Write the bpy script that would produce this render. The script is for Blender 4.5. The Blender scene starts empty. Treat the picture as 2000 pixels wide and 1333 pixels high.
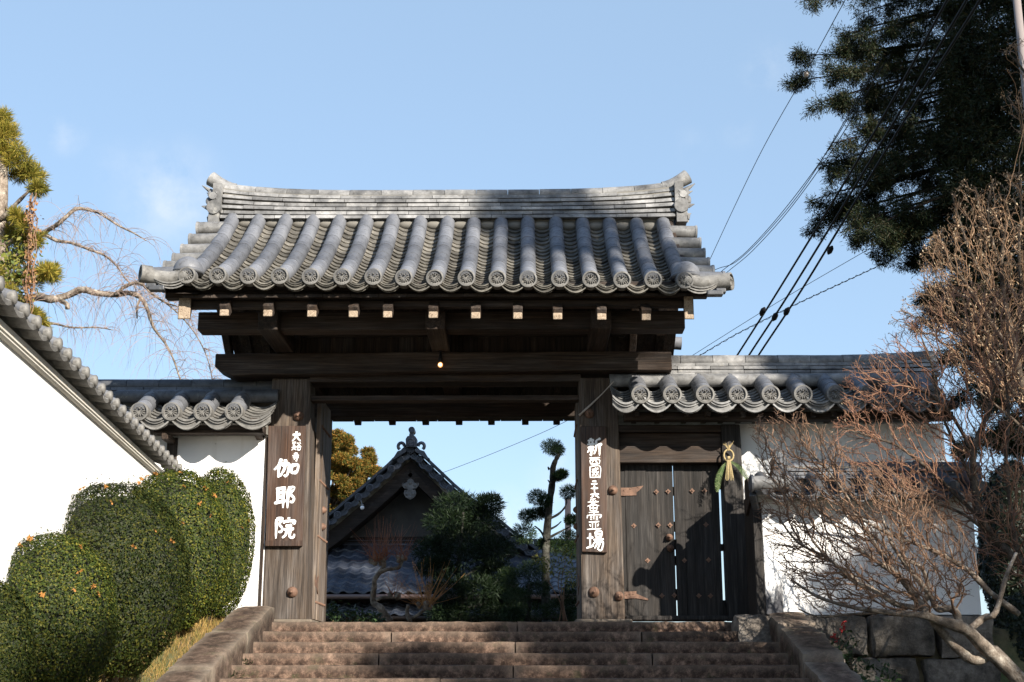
import bpy, bmesh, math, random
import numpy as np
from mathutils import Vector, Matrix

# ------------------------------------------------------------------ camera, sky, sun, exposure
C = bpy.context.scene
COL = C.collection
F_PX = 2600.0
PITCH, YAW = math.radians(14.4), math.radians(0.66)
CAM = Vector((0.0, -14.4, -0.64))
cd = bpy.data.cameras.new("camera")
cd.sensor_width = 36.0
cd.lens = 36.0 * F_PX / 2000.0
cd.clip_start, cd.clip_end = 0.1, 3000.0
cam = bpy.data.objects.new("camera", cd)
COL.objects.link(cam)
cam.location = CAM
cam.rotation_euler = (math.radians(90) + PITCH, 0, YAW)
C.camera = cam

SUN_AZ, SUN_EL = math.radians(37), math.radians(25.5)     # to the right of and behind the camera
TO_SUN = Vector((math.sin(SUN_AZ) * math.cos(SUN_EL), -math.cos(SUN_AZ) * math.cos(SUN_EL), math.sin(SUN_EL)))
W = bpy.data.worlds.new("World")
C.world = W
W.use_nodes = True
nt = W.node_tree
nt.nodes.clear()
out = nt.nodes.new("ShaderNodeOutputWorld")
bg = nt.nodes.new("ShaderNodeBackground")
bg.inputs["Strength"].default_value = 0.15
sky = nt.nodes.new("ShaderNodeTexSky")
sky.sky_type = 'NISHITA'
sky.sun_disc = False
sky.sun_elevation = SUN_EL
sky.sun_rotation = math.pi - SUN_AZ
sky.altitude = 100
sky.air_density = 1.0
sky.dust_density = 0.6
sky.ozone_density = 2.0
# faint cirrus wisps: white mixed into the sky by direction
tc = nt.nodes.new("ShaderNodeTexCoord")
def wnode(t, **kw):
    n = nt.nodes.new(t)
    for k, v in kw.items(): setattr(n, k, v)
    return n
def wisp_dir(px, py):
    a, b = (px - 1000) / F_PX, (666.5 - py) / F_PX
    m = cam.rotation_euler.to_matrix()
    return (m @ Vector((a, b, -1))).normalized()
noise = wnode("ShaderNodeTexNoise"); noise.inputs["Scale"].default_value = 16; noise.inputs["Detail"].default_value = 7
noise.inputs["Roughness"].default_value = 0.62
nt.links.new(tc.outputs["Generated"], noise.inputs["Vector"])
prev = None
for px, py, rad, amt in ((330, 385, .055, .55), (125, 265, .022, .45), (1500, 135, .028, .32), (1350, 285, .02, .15),
                         (985, 1010, .03, .75), (1130, 960, .05, .7), (660, 930, .03, .3), (230, 330, .03, .2), (1440, 260, .02, .15)):
    vm = wnode("ShaderNodeVectorMath", operation='DISTANCE')
    nt.links.new(tc.outputs["Generated"], vm.inputs[0]); vm.inputs[1].default_value = wisp_dir(px, py)
    mr = wnode("ShaderNodeMapRange"); mr.interpolation_type = 'SMOOTHSTEP'
    mr.inputs["From Min"].default_value = rad; mr.inputs["From Max"].default_value = 0
    mr.inputs["To Max"].default_value = amt
    nt.links.new(vm.outputs["Value"], mr.inputs["Value"])
    if prev is None: prev = mr.outputs[0]
    else:
        ad = wnode("ShaderNodeMath", operation='MAXIMUM'); nt.links.new(prev, ad.inputs[0]); nt.links.new(mr.outputs[0], ad.inputs[1]); prev = ad.outputs[0]
nr = wnode("ShaderNodeMapRange"); nr.inputs["From Min"].default_value = .42; nr.inputs["From Max"].default_value = .72
nt.links.new(noise.outputs["Fac"], nr.inputs["Value"])
mu = wnode("ShaderNodeMath", operation='MULTIPLY'); nt.links.new(prev, mu.inputs[0]); nt.links.new(nr.outputs[0], mu.inputs[1])
mx = wnode("ShaderNodeMixRGB"); mx.inputs[2].default_value = (2.9, 3.0, 3.1, 1)
sm = wnode("ShaderNodeMixRGB"); sm.inputs[2].default_value = (1.1, 1.55, 2.1, 1)   # thin even winter haze in the sky
sz = wnode("ShaderNodeSeparateXYZ"); nt.links.new(tc.outputs["Generated"], sz.inputs[0])
hz_ = wnode("ShaderNodeMapRange"); hz_.interpolation_type = 'SMOOTHSTEP'; hz_.inputs["From Min"].default_value = .5; hz_.inputs["From Max"].default_value = .85
hz_.inputs["To Min"].default_value = .75; hz_.inputs["To Max"].default_value = .05
nt.links.new(sz.outputs["Z"], hz_.inputs["Value"]); nt.links.new(hz_.outputs[0], sm.inputs[0])
nt.links.new(sky.outputs[0], sm.inputs[1])
nt.links.new(mu.outputs[0], mx.inputs[0]); nt.links.new(sm.outputs[0], mx.inputs[1])
nt.links.new(mx.outputs[0], bg.inputs["Color"])
nt.links.new(bg.outputs[0], out.inputs["Surface"])

sl = bpy.data.lights.new("sun", 'SUN')
sl.energy = 5.0
sl.angle = math.radians(0.5)
sl.color = (1.0, 0.93, 0.83)
so = bpy.data.objects.new("sun", sl)
COL.objects.link(so)
so.location = (20, -30, 30)
so.rotation_euler = TO_SUN.to_track_quat('Z', 'Y').to_euler()

C.view_settings.view_transform = 'Standard'
C.view_settings.look = 'None'
C.view_settings.exposure = 1.25
C.view_settings.gamma = 1.0
C.view_settings.use_curve_mapping = False
C.cycles.max_bounces = 6
C.cycles.diffuse_bounces = 3
C.cycles.glossy_bounces = 2


# trees outside the frame: label, x, y, height, radius, clumps, crown start
SHADE = [("lanky pine with a small top outside the picture", 13.4, -17.5, 17.7, 1.2, 9, .87),
         ("cedar at the bottom of the slope outside the picture", 12.6, -25.8, 13.7, 2.2, 130),
         ("tallest pine behind the others outside the picture", 16.6, -12.2, 25.0, 3.0, 190, .62),
         ("tall cedar right of the viewer outside the picture", 13.2, -5.3, 18.8, 2.6, 170),
         ("tall cedar beside the wing wall outside the picture", 13.6, -1.5, 18.5, 3.0, 170),
         ("tallest cedar far to the right outside the picture", 15.5, 4.5, 20.5, 3.2, 170),
         ("cedar near the steps outside the picture", 12.6, -11.8, 12.7, 2.1, 112),
         ("slim cedar lower down outside the picture", 12.4, -16.7, 11.9, 1.7, 120),
         ("short cedar lowest down the slope outside the picture", 12.4, -19.4, 12.4, 1.35, 80)]
# ------------------------------------------------------------------ helpers
_fw = Vector((-math.sin(YAW) * math.cos(PITCH), math.cos(YAW) * math.cos(PITCH), math.sin(PITCH)))
_rt = Vector((math.cos(YAW), math.sin(YAW), 0))
_up = _rt.cross(_fw)
def at(px, py, Y):
    """the point of the vertical plane y = Y that the photograph shows at pixel (px, py)"""
    d = _fw + _rt * ((px - 1000) / F_PX) + _up * ((666.5 - py) / F_PX)
    return CAM + d * ((Y - CAM.y) / d.y)
def mpp(px, py, Y):
    return (at(px + 1, py, Y) - at(px, py, Y)).length
def R(d): return math.radians(d)
def lerp(a, b, t): return a + (b - a) * t

class MB:
    """collects polygons of one mesh (world coordinates)"""
    def __init__(s): s.v = []; s.f = []
    def add(s, vs, fs):
        n = len(s.v); s.v.extend([tuple(v) for v in vs]); s.f.extend([tuple(i + n for i in f) for f in fs]); return s
    def box(s, c, size, rot=None, taper=None):
        x, y, z = size[0] / 2, size[1] / 2, size[2] / 2
        vs = [Vector(p) for p in ((-x, -y, -z), (x, -y, -z), (x, y, -z), (-x, y, -z), (-x, -y, z), (x, -y, z), (x, y, z), (-x, y, z))]
        if taper:
            for v in vs[4:]: v.x *= taper; v.y *= taper
        if rot is not None: vs = [rot @ v for v in vs]
        return s.add([v + Vector(c) for v in vs], [(0, 3, 2, 1), (4, 5, 6, 7), (0, 1, 5, 4), (1, 2, 6, 5), (2, 3, 7, 6), (3, 0, 4, 7)])
    def span(s, a, b):
        a, b = Vector(a), Vector(b)
        return s.box((a + b) / 2, [abs(b[i] - a[i]) for i in range(3)])
    def bar(s, a, b, w, h, up=(0, 0, 1)):
        """beam from a to b, w across and h along up"""
        a, b = Vector(a), Vector(b); d = (b - a); L = d.length; d.normalize()
        u = Vector(up); x = d.cross(u).normalized(); u = x.cross(d)
        m = Matrix((x, d, u)).transposed()
        return s.box((a + b) / 2, (w, L, h), m)
    def tube(s, pts, rad, n=10, cap=True, closed=False):
        pts = [Vector(p) for p in pts]
        if not hasattr(rad, '__len__'): rad = [rad] * len(pts)
        vs = []; fs = []; ref = None
        for i, p in enumerate(pts):
            if i == 0: d = pts[1] - p
            elif i == len(pts) - 1: d = p - pts[i - 1]
            else: d = pts[i + 1] - pts[i - 1]
            if d.length < 1e-9: d = Vector((0, 0, 1))
            d.normalize()
            if ref is None:
                ref = Vector((0, 0, 1)) if abs(d.z) < .9 else Vector((1, 0, 0))
            x = ref - d * ref.dot(d)
            if x.length < 1e-6: x = d.orthogonal()
            x.normalize(); y = d.cross(x); ref = x
            for k in range(n):
                a = 2 * math.pi * k / n
                vs.append(p + (x * math.cos(a) + y * math.sin(a)) * rad[i])
        for i in range(len(pts) - 1):
            for k in range(n):
                k2 = (k + 1) % n
                fs.append((i * n + k, i * n + k2, (i + 1) * n + k2, (i + 1) * n + k))
        if cap:
            fs.append(tuple(range(n - 1, -1, -1))); fs.append(tuple((len(pts) - 1) * n + k for k in range(n)))
        return s.add(vs, fs)
    def lathe(s, prof, o, axis=(0, 0, 1), n=20):
        """prof: (radius, height along axis)"""
        o = Vector(o); q = Vector((0, 0, 1)).rotation_difference(Vector(axis)).to_matrix()
        vs = []; fs = []
        for r, h in prof:
            for k in range(n):
                a = 2 * math.pi * k / n
                vs.append(o + q @ Vector((r * math.cos(a), r * math.sin(a), h)))
        for i in range(len(prof) - 1):
            for k in range(n):
                k2 = (k + 1) % n
                fs.append((i * n + k, i * n + k2, (i + 1) * n + k2, (i + 1) * n + k))
        fs.append(tuple(range(n - 1, -1, -1))); fs.append(tuple((len(prof) - 1) * n + k for k in range(n)))
        return s.add(vs, fs)
    def prism(s, poly, y0, y1, plane='xz', o=(0, 0, 0)):
        """extrudes a 2-D outline (in the plane given) between two values of the third axis"""
        o = Vector(o); n = len(poly)
        def P(a, b, c):
            return o + (Vector((a, c, b)) if plane == 'xz' else Vector((c, a, b)) if plane == 'yz' else Vector((a, b, c)))
        vs = [P(a, b, y0) for a, b in poly] + [P(a, b, y1) for a, b in poly]
        fs = [tuple(range(n)), tuple(range(2 * n - 1, n - 1, -1))] + [(i, i + n, (i + 1) % n + n, (i + 1) % n) for i in range(n)]
        return s.add(vs, fs)
    def ball(s, c, r, nu=12, nv=8, scale=(1, 1, 1), half=False, rot=None):
        c = Vector(c); vs = []; fs = []
        for j in range(nv + 1):
            t = math.pi * j / nv * (.5 if half else 1)
            for i in range(nu):
                a = 2 * math.pi * i / nu
                v = Vector((math.sin(t) * math.cos(a) * scale[0], math.sin(t) * math.sin(a) * scale[1], math.cos(t) * scale[2])) * r
                if rot is not None: v = rot @ v
                vs.append(c + v)
        for j in range(nv):
            for i in range(nu):
                i2 = (i + 1) % nu
                fs.append((j * nu + i, (j + 1) * nu + i, (j + 1) * nu + i2, j * nu + i2))
        return s.add(vs, fs)
    def grid(s, P):
        nj, ni = len(P), len(P[0])
        return s.add([p for row in P for p in row],
                     [(j * ni + i, j * ni + i + 1, (j + 1) * ni + i + 1, (j + 1) * ni + i) for j in range(nj - 1) for i in range(ni - 1)])
    def build(s, name, m, parent=None, smooth=False, bevel=0, fix=True, auto=None):
        off = wpos(parent)
        me = bpy.data.meshes.new(name)
        me.from_pydata([(a - off[0], b - off[1], c - off[2]) for a, b, c in s.v], [], s.f)
        if fix:
            bm = bmesh.new(); bm.from_mesh(me); bmesh.ops.recalc_face_normals(bm, faces=bm.faces); bm.to_mesh(me); bm.free()
        if smooth: me.polygons.foreach_set("use_smooth", [True] * len(me.polygons))
        if auto is not None:
            me.polygons.foreach_set("use_smooth", [True] * len(me.polygons))
            me.set_sharp_from_angle(angle=R(auto))
        o = link(name, me, m, parent)
        if bevel:
            b = o.modifiers.new("bevel", 'BEVEL'); b.width = bevel; b.segments = 2; b.limit_method = 'ANGLE'
        return o
WPOS = {}
def wpos(p):
    return WPOS[p.name] if p is not None else Vector((0, 0, 0))
def link(name, me, m, parent=None, loc=(0, 0, 0)):
    o = bpy.data.objects.new(name, me)
    COL.objects.link(o)
    if m is not None and not me.materials: me.materials.append(m)
    o.location = loc
    if parent is not None: o.parent = parent
    WPOS[o.name] = wpos(parent) + Vector(loc)
    return o
def thing(name, label, cat, loc=(0, 0, 0), group=None):
    o = bpy.data.objects.new(name, None); COL.objects.link(o)
    o.empty_display_size = .2
    o.location = loc; WPOS[o.name] = Vector(loc)
    return tag(o, label, cat, group)
def tag(o, label, cat, group=None):
    o['label'] = label; o['category'] = cat
    if group: o['group'] = group
    return o
def kind(o, k): o['kind'] = k; return o
def npmesh(name, V, Q, m, parent=None, smooth=False):
    """V (n,3) world, Q (m,k) same-size polygons"""
    off = np.array(wpos(parent)); V = (V - off).astype(np.float32)
    me = bpy.data.meshes.new(name)
    k = Q.shape[1]
    me.vertices.add(len(V)); me.vertices.foreach_set("co", V.ravel())
    me.loops.add(Q.size); me.loops.foreach_set("vertex_index", Q.astype(np.int32).ravel())
    me.polygons.add(len(Q)); me.polygons.foreach_set("loop_start", np.arange(0, Q.size, k, dtype=np.int32))
    if smooth: me.polygons.foreach_set("use_smooth", np.ones(len(Q), dtype=bool))
    me.update(calc_edges=True)
    return link(name, me, m, parent)
def unit(a): return a / (np.linalg.norm(a, axis=-1, keepdims=True) + 1e-9)
def leaf_quads(P, N, size, aspect, rng, D=None):
    """one rhombic leaf at each point P, facing roughly N; size (n,), D optional long direction"""
    n = len(P)
    if D is None: D = rng.normal(size=(n, 3))
    N = unit(N)
    D = unit(D - N * (D * N).sum(1, keepdims=True)); B = np.cross(N, D)
    s = size[:, None]
    V = np.stack([P - D * s * .5, P + B * s * aspect * .5, P + D * s * .5, P - B * s * aspect * .5], 1).reshape(-1, 3)
    return V, np.arange(4 * n).reshape(n, 4)
def blades(P, D, L, w, rng):
    """thin needle quads starting at P along D"""
    n = len(P); D = unit(D); X = unit(np.cross(D, rng.normal(size=(n, 3))))
    L = L[:, None]; w = np.asarray(w).reshape(-1, 1) * np.ones((n, 1))
    V = np.stack([P - X * w * .35, P + D * L * .55 - X * w * .5, P + D * L, P + D * L * .55 + X * w * .5], 1).reshape(-1, 3)
    return V, np.arange(4 * n).reshape(n, 4)
def segs_mesh(S, n=4):
    """S: list of (p0,p1,r0,r1) -> separate tapered prisms"""
    A = np.array([tuple(a) for a, b, c, d in S]); B = np.array([tuple(b) for a, b, c, d in S])
    r0 = np.array([c for a, b, c, d in S]); r1 = np.array([d for a, b, c, d in S])
    D = unit(B - A); ref = np.where(np.abs(D[:, 2:3]) < .9, np.array([[0, 0, 1.]]), np.array([[1., 0, 0]]))
    X = unit(np.cross(D, ref)); Y = np.cross(D, X)
    B = B + D * (r1[:, None] * .35)
    ring = []
    for P, r in ((A, r0), (B, r1)):
        for k in range(n):
            a = 2 * math.pi * k / n
            ring.append(P + (X * math.cos(a) + Y * math.sin(a)) * r[:, None])
    V = np.stack(ring, 1); m = len(S)
    base = np.arange(m)[:, None, None] * (2 * n)
    q = np.array([(k, (k + 1) % n, n + (k + 1) % n, n + k) for k in range(n)])[None]
    return V.reshape(-1, 3), (base + q).reshape(-1, 4)
def copy_child(o, parent, loc=None):
    c = o.copy(); COL.objects.link(c); c.parent = parent
    if loc is not None: c.location = loc
    WPOS[c.name] = wpos(parent) + Vector(c.location)
    return c

# ------------------------------------------------------------------ materials
def newmat(name):
    m = bpy.data.materials.new(name); m.use_nodes = True
    t = m.node_tree; b = t.nodes["Principled BSDF"]
    return m, t, b
def ramp(t, fac, stops):
    r = t.nodes.new("ShaderNodeValToRGB"); e = r.color_ramp.elements
    while len(e) < len(stops): e.new(.5)
    for i, (p, c) in enumerate(stops):
        e[i].position = p; e[i].color = (*c, 1) if len(c) == 3 else c
    t.links.new(fac, r.inputs[0]); return r.outputs[0]
def tex(t, scale, detail=5, rough=.6, vec=(1, 1, 1), kind_='noise', dist=0, coord="Object"):
    c = t.nodes.new("ShaderNodeTexCoord"); mp = t.nodes.new("ShaderNodeMapping")
    mp.inputs["Scale"].default_value = vec
    t.links.new(c.outputs[coord], mp.inputs[0])
    n = t.nodes.new("ShaderNodeTexNoise" if kind_ == 'noise' else "ShaderNodeTexVoronoi")
    n.inputs["Scale"].default_value = scale
    if kind_ == 'noise':
        n.inputs["Detail"].default_value = detail; n.inputs["Roughness"].default_value = rough; n.inputs["Distortion"].default_value = dist
    t.links.new(mp.outputs[0], n.inputs["Vector"])
    return n.outputs["Fac" if kind_ == 'noise' else "Distance"]
def mix(t, a, b, fac, mode='MIX'):
    m = t.nodes.new("ShaderNodeMixRGB"); m.blend_type = mode
    for i, v in ((0, fac), (1, a), (2, b)):
        if hasattr(v, 'links') or isinstance(v, bpy.types.NodeSocket): t.links.new(v, m.inputs[i])
        elif i == 0: m.inputs[0].default_value = v
        else: m.inputs[i].default_value = (*v, 1)
    return m.outputs[0]
def bump(t, b, h, strength=.3, dist=.02):
    n = t.nodes.new("ShaderNodeBump"); n.inputs["Strength"].default_value = strength; n.inputs["Distance"].default_value = dist
    t.links.new(h, n.inputs["Height"]); t.links.new(n.outputs[0], b.inputs["Normal"])
def island(t):
    g = t.nodes.new("ShaderNodeNewGeometry"); return g.outputs["Random Per Island"]
def objrand(t):
    g = t.nodes.new("ShaderNodeObjectInfo"); return g.outputs["Random"]
def spec(b, v): b.inputs["Specular IOR Level"].default_value = v

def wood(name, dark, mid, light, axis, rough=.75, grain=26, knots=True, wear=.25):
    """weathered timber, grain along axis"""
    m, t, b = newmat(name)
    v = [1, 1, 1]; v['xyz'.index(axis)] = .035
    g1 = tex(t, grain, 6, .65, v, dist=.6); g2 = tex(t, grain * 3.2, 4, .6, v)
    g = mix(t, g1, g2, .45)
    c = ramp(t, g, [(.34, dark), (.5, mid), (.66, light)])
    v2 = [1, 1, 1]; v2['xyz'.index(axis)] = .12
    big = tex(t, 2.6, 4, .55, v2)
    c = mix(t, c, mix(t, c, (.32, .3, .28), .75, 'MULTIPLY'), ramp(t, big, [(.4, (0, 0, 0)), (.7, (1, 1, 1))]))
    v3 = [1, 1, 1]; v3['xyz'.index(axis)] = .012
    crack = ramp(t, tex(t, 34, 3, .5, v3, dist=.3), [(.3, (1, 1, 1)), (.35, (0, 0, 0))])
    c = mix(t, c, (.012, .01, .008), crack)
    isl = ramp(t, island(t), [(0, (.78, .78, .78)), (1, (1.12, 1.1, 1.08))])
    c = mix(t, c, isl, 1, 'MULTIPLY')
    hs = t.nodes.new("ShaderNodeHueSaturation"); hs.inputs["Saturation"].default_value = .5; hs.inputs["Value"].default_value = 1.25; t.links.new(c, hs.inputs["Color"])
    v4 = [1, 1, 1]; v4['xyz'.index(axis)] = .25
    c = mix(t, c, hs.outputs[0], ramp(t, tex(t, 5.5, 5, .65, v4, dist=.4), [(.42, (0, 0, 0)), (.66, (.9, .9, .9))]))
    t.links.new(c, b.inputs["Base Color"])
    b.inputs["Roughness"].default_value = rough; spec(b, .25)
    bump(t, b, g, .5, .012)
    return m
def tile_mat(name, c1, c2, c3, rough=.5, scale=3.0, lichen=.0, var=.3, sp=.35):
    m, t, b = newmat(name)
    n = tex(t, scale, 6, .65)
    c = ramp(t, n, [(.3, c1), (.5, c2), (.75, c3)])
    f = ramp(t, island(t), [(0, (1 - var,) * 3), (1, (1 + var * .55,) * 3)])
    c = mix(t, c, f, 1, 'MULTIPLY')
    sm = tex(t, 22, 6, .7)
    c = mix(t, c, mix(t, c, (.45, .43, .4), .7, 'MULTIPLY'), ramp(t, sm, [(.52, (0, 0, 0)), (.68, (1, 1, 1))]))
    if lichen:
        c = mix(t, c, (.42, .4, .33), ramp(t, tex(t, 9, 7, .75), [(.6, (0, 0, 0)), (.68, (lichen,) * 3)]))
    t.links.new(c, b.inputs["Base Color"])
    r = ramp(t, sm, [(.3, (rough - .1,) * 3), (.7, (rough + .2,) * 3)]); t.links.new(r, b.inputs["Roughness"])
    spec(b, sp)
    bump(t, b, sm, .25, .006)
    return m
def stone_mat(name, cols, scale=6, rough=.9, bstr=.7, bdist=.03, spots=None, edge=None, moss=0):
    m, t, b = newmat(name)
    big = tex(t, scale * .22, 6, .7); fine = tex(t, scale * 6, 6, .75); mid = tex(t, scale, 6, .7)
    c = ramp(t, mid, [(.28, cols[0]), (.48, cols[1]), (.7, cols[2])])
    c = mix(t, c, ramp(t, big, [(.35, (.45, .43, .42)), (.65, (1.15, 1.12, 1.1))]), 1, 'MULTIPLY')
    c = mix(t, c, ramp(t, fine, [(.3, (.55, .55, .55)), (.6, (1.1, 1.1, 1.1))]), .8, 'MULTIPLY')
    if spots:
        c = mix(t, c, spots, ramp(t, tex(t, scale * 2.2, 7, .75), [(.62, (0, 0, 0)), (.7, (.65, .65, .65))]))
    if moss: c = mix(t, c, (.045, .055, .022), ramp(t, tex(t, scale * .45, 7, .75), [(.56, (0, 0, 0)), (.68, (moss,) * 3)]))
    if edge:   # pale arrises: wear, plus the step noses' edge highlight put into the colour
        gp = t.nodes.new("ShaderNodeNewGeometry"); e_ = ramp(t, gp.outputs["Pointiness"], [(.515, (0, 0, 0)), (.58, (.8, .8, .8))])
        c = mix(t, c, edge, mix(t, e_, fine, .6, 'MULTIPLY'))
    isl = ramp(t, island(t), [(0, (.72, .72, .72)), (1, (1.2, 1.17, 1.15))])
    c = mix(t, c, isl, 1, 'MULTIPLY')
    t.links.new(c, b.inputs["Base Color"]); b.inputs["Roughness"].default_value = rough; spec(b, .2)
    h = mix(t, mid, fine, .45); bump(t, b, h, bstr, bdist)
    return m
def leafmat(name, cols, rough=.5, sp=.35, trans=.25, isl=True, scale=1.2):
    """leaf colours vary by leaf and by clump"""
    m, t, b = newmat(name)
    f = island(t) if isl else tex(t, 8, 4)
    k = len(cols)
    c = ramp(t, f, [(i / max(1, k - 1), q) for i, q in enumerate(cols)])
    c = mix(t, c, ramp(t, tex(t, scale, 4, .6), [(.35, (.65, .7, .65)), (.65, (1.2, 1.15, 1.05))]), 1, 'MULTIPLY')
    t.links.new(c, b.inputs["Base Color"]); b.inputs["Roughness"].default_value = rough; spec(b, sp)
    if trans:
        o = t.nodes["Material Output"]; tr = t.nodes.new("ShaderNodeBsdfTranslucent"); ms = t.nodes.new("ShaderNodeMixShader")
        ms.inputs[0].default_value = trans
        t.links.new(c, tr.inputs[0]); t.links.new(b.outputs[0], ms.inputs[1]); t.links.new(tr.outputs[0], ms.inputs[2])
        t.links.new(ms.outputs[0], o.inputs[0])
    return m
def plain(name, c, rough=.6, metal=0, c2=None, scale=12, bstr=0):
    m, t, b = newmat(name)
    if c2: t.links.new(ramp(t, tex(t, scale, 6, .7), [(.35, c), (.65, c2)]), b.inputs["Base Color"])
    else: b.inputs["Base Color"].default_value = (*c, 1)
    b.inputs["Roughness"].default_value = rough; b.inputs["Metallic"].default_value = metal
    if bstr: bump(t, b, tex(t, scale * 3, 5), bstr, .01)
    return m

M = {}
for ax in 'xyz':
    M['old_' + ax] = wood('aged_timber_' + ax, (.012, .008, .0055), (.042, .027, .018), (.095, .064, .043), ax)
M['post'] = wood('weathered_post', (.017, .012, .009), (.078, .056, .04), (.18, .137, .102), 'z', grain=30)
M['door'] = wood('silvered_door_planks', (.05, .037, .027), (.15, .11, .08), (.28, .22, .165), 'z', grain=30)
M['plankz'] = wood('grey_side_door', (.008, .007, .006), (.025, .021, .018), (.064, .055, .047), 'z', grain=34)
M['board'] = wood('stained_name_board', (.02, .01, .006), (.062, .032, .019), (.125, .072, .045), 'z', grain=18, rough=.6)
M['fresh'] = wood('pale_beam_end', (.14, .08, .04), (.24, .14, .08), (.36, .23, .14), 'x', grain=20)
M['endgrain'] = None
def _eg():
    m, t, b = newmat('end_grain')
    n = tex(t, 30, 7, .8, dist=2)
    t.links.new(ramp(t, n, [(.36, (.05, .035, .025)), (.47, (.3, .23, .165)), (.7, (.46, .38, .29))]), b.inputs["Base Color"])
    b.inputs["Roughness"].default_value = .9; spec(b, .1); bump(t, b, n, .6, .02); return m
M['endgrain'] = _eg()
M['hallwood'] = wood('dark_hall_timber', (.008, .006, .004), (.02, .013, .009), (.04, .028, .02), 'x')
M['soffit'] = wood('soffit_boards', (.014, .009, .006), (.038, .025, .017), (.075, .052, .036), 'y')
M['roll'] = tile_mat('round_roof_tiles', (.07, .073, .081), (.127, .131, .142), (.188, .19, .198), .5, 2.5, 0, .3, .35)
M['pan'] = tile_mat('pan_roof_tiles', (.046, .042, .036), (.112, .104, .088), (.205, .188, .16), .7, 6, .5, .45, .2)
M['ridge'] = tile_mat('ridge_tiles', (.065, .065, .065), (.18, .177, .171), (.35, .341, .327), .5, 4.5, .3, .4, .35)
M['disc'] = tile_mat('eave_disc_tiles', (.08, .077, .071), (.145, .139, .128), (.215, .206, .19), .6, 9, .2, .2, .3)
M['darktile'] = tile_mat('dark_wall_tiles', (.038, .04, .045), (.075, .078, .084), (.135, .137, .141), .45, 3, .2, .3, .4)
M['bluetile'] = tile_mat('blue_grey_hall_tiles', (.022, .026, .036), (.042, .049, .065), (.078, .085, .104), .42, 2.5, .1, .35, .45)
def _plaster(name, c=(.78, .765, .74), stain=None, z0=0):
    m, t, b = newmat(name)
    n = tex(t, 1.4, 6, .65); f = tex(t, 60, 4, .6)
    col = ramp(t, n, [(.3, tuple(x * .9 for x in c)), (.6, c)])
    if stain:
        col = mix(t, col, stain[0], ramp(t, stain[1](t), [(.46, (0, 0, 0)), (.6, (1, 1, 1))]))
    col = mix(t, col, (.66, .62, .54), ramp(t, tex(t, 5, 5, .6, (1, 1, .07)), [(.55, (0, 0, 0)), (.75, (.45, .45, .45))]), 'MULTIPLY')
    sp_ = ramp(t, tex(t, 3.1, 2, .5, kind_='v'), [(.02, (.5, .48, .45)), (.035, (1, 1, 1))])
    col = mix(t, col, sp_, .5, 'MULTIPLY')
    t.links.new(col, b.inputs["Base Color"]); b.inputs["Roughness"].default_value = .9; spec(b, .1)
    bump(t, b, f, .12, .004); return m
M['plaster'] = _plaster('white_plaster')
M['mould'] = _plaster('plaster_moulding', (.6, .57, .5))
M['clay'] = _plaster('grey_mortar', (.17, .16, .14))
M['iron'] = plain('rusty_iron', (.09, .05, .034), .75, .3, (.2, .115, .075), 14, .3)
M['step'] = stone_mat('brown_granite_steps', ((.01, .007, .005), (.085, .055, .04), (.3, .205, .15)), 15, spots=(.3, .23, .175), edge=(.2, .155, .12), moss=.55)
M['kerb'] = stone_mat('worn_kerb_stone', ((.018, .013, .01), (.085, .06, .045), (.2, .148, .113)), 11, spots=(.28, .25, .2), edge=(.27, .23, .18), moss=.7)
M['block'] = stone_mat('grey_base_blocks', ((.045, .041, .036), (.16, .145, .125), (.31, .285, .25)), 6, bdist=.05, spots=(.03, .028, .026))
M['bark'] = stone_mat('bark', ((.03, .024, .018), (.1, .08, .06), (.22, .185, .15)), 14, bstr=.9)
M['palebark'] = stone_mat('lichen_bark', ((.08, .065, .05), (.23, .19, .15), (.5, .46, .39)), 11, bstr=.8, spots=(.5, .5, .44))
M['pinebark'] = stone_mat('grey_green_bark', ((.018, .018, .015), (.055, .055, .047), (.14, .145, .125)), 12, bstr=.9, spots=(.24, .26, .22))
M['darkbark'] = stone_mat('dark_cedar_bark', ((.008, .006, .005), (.025, .018, .013), (.05, .038, .028)), 14, bstr=.9)
M['twig'] = plain('brown_twigs', (.095, .05, .03), .8, 0, (.24, .14, .08), 4)
M['redtwig'] = plain('red_shoots', (.16, .035, .018), .55, 0, (.3, .11, .035), 3)
M['black'] = plain('black_rubber', (.012, .012, .014), .6)
spec(M['black'].node_tree.nodes['Principled BSDF'], .1)
def _paint():
    m, t, b = newmat('white_brush_paint'); n = tex(t, 60, 5, .7, (1, 1, .25))
    t.links.new(ramp(t, n, [(.3, (.3, .25, .2)), (.4, (.74, .73, .7)), (.7, (.82, .81, .79))]), b.inputs["Base Color"]); b.inputs["Roughness"].default_value = .7; return m
M['white'] = _paint()

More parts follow.
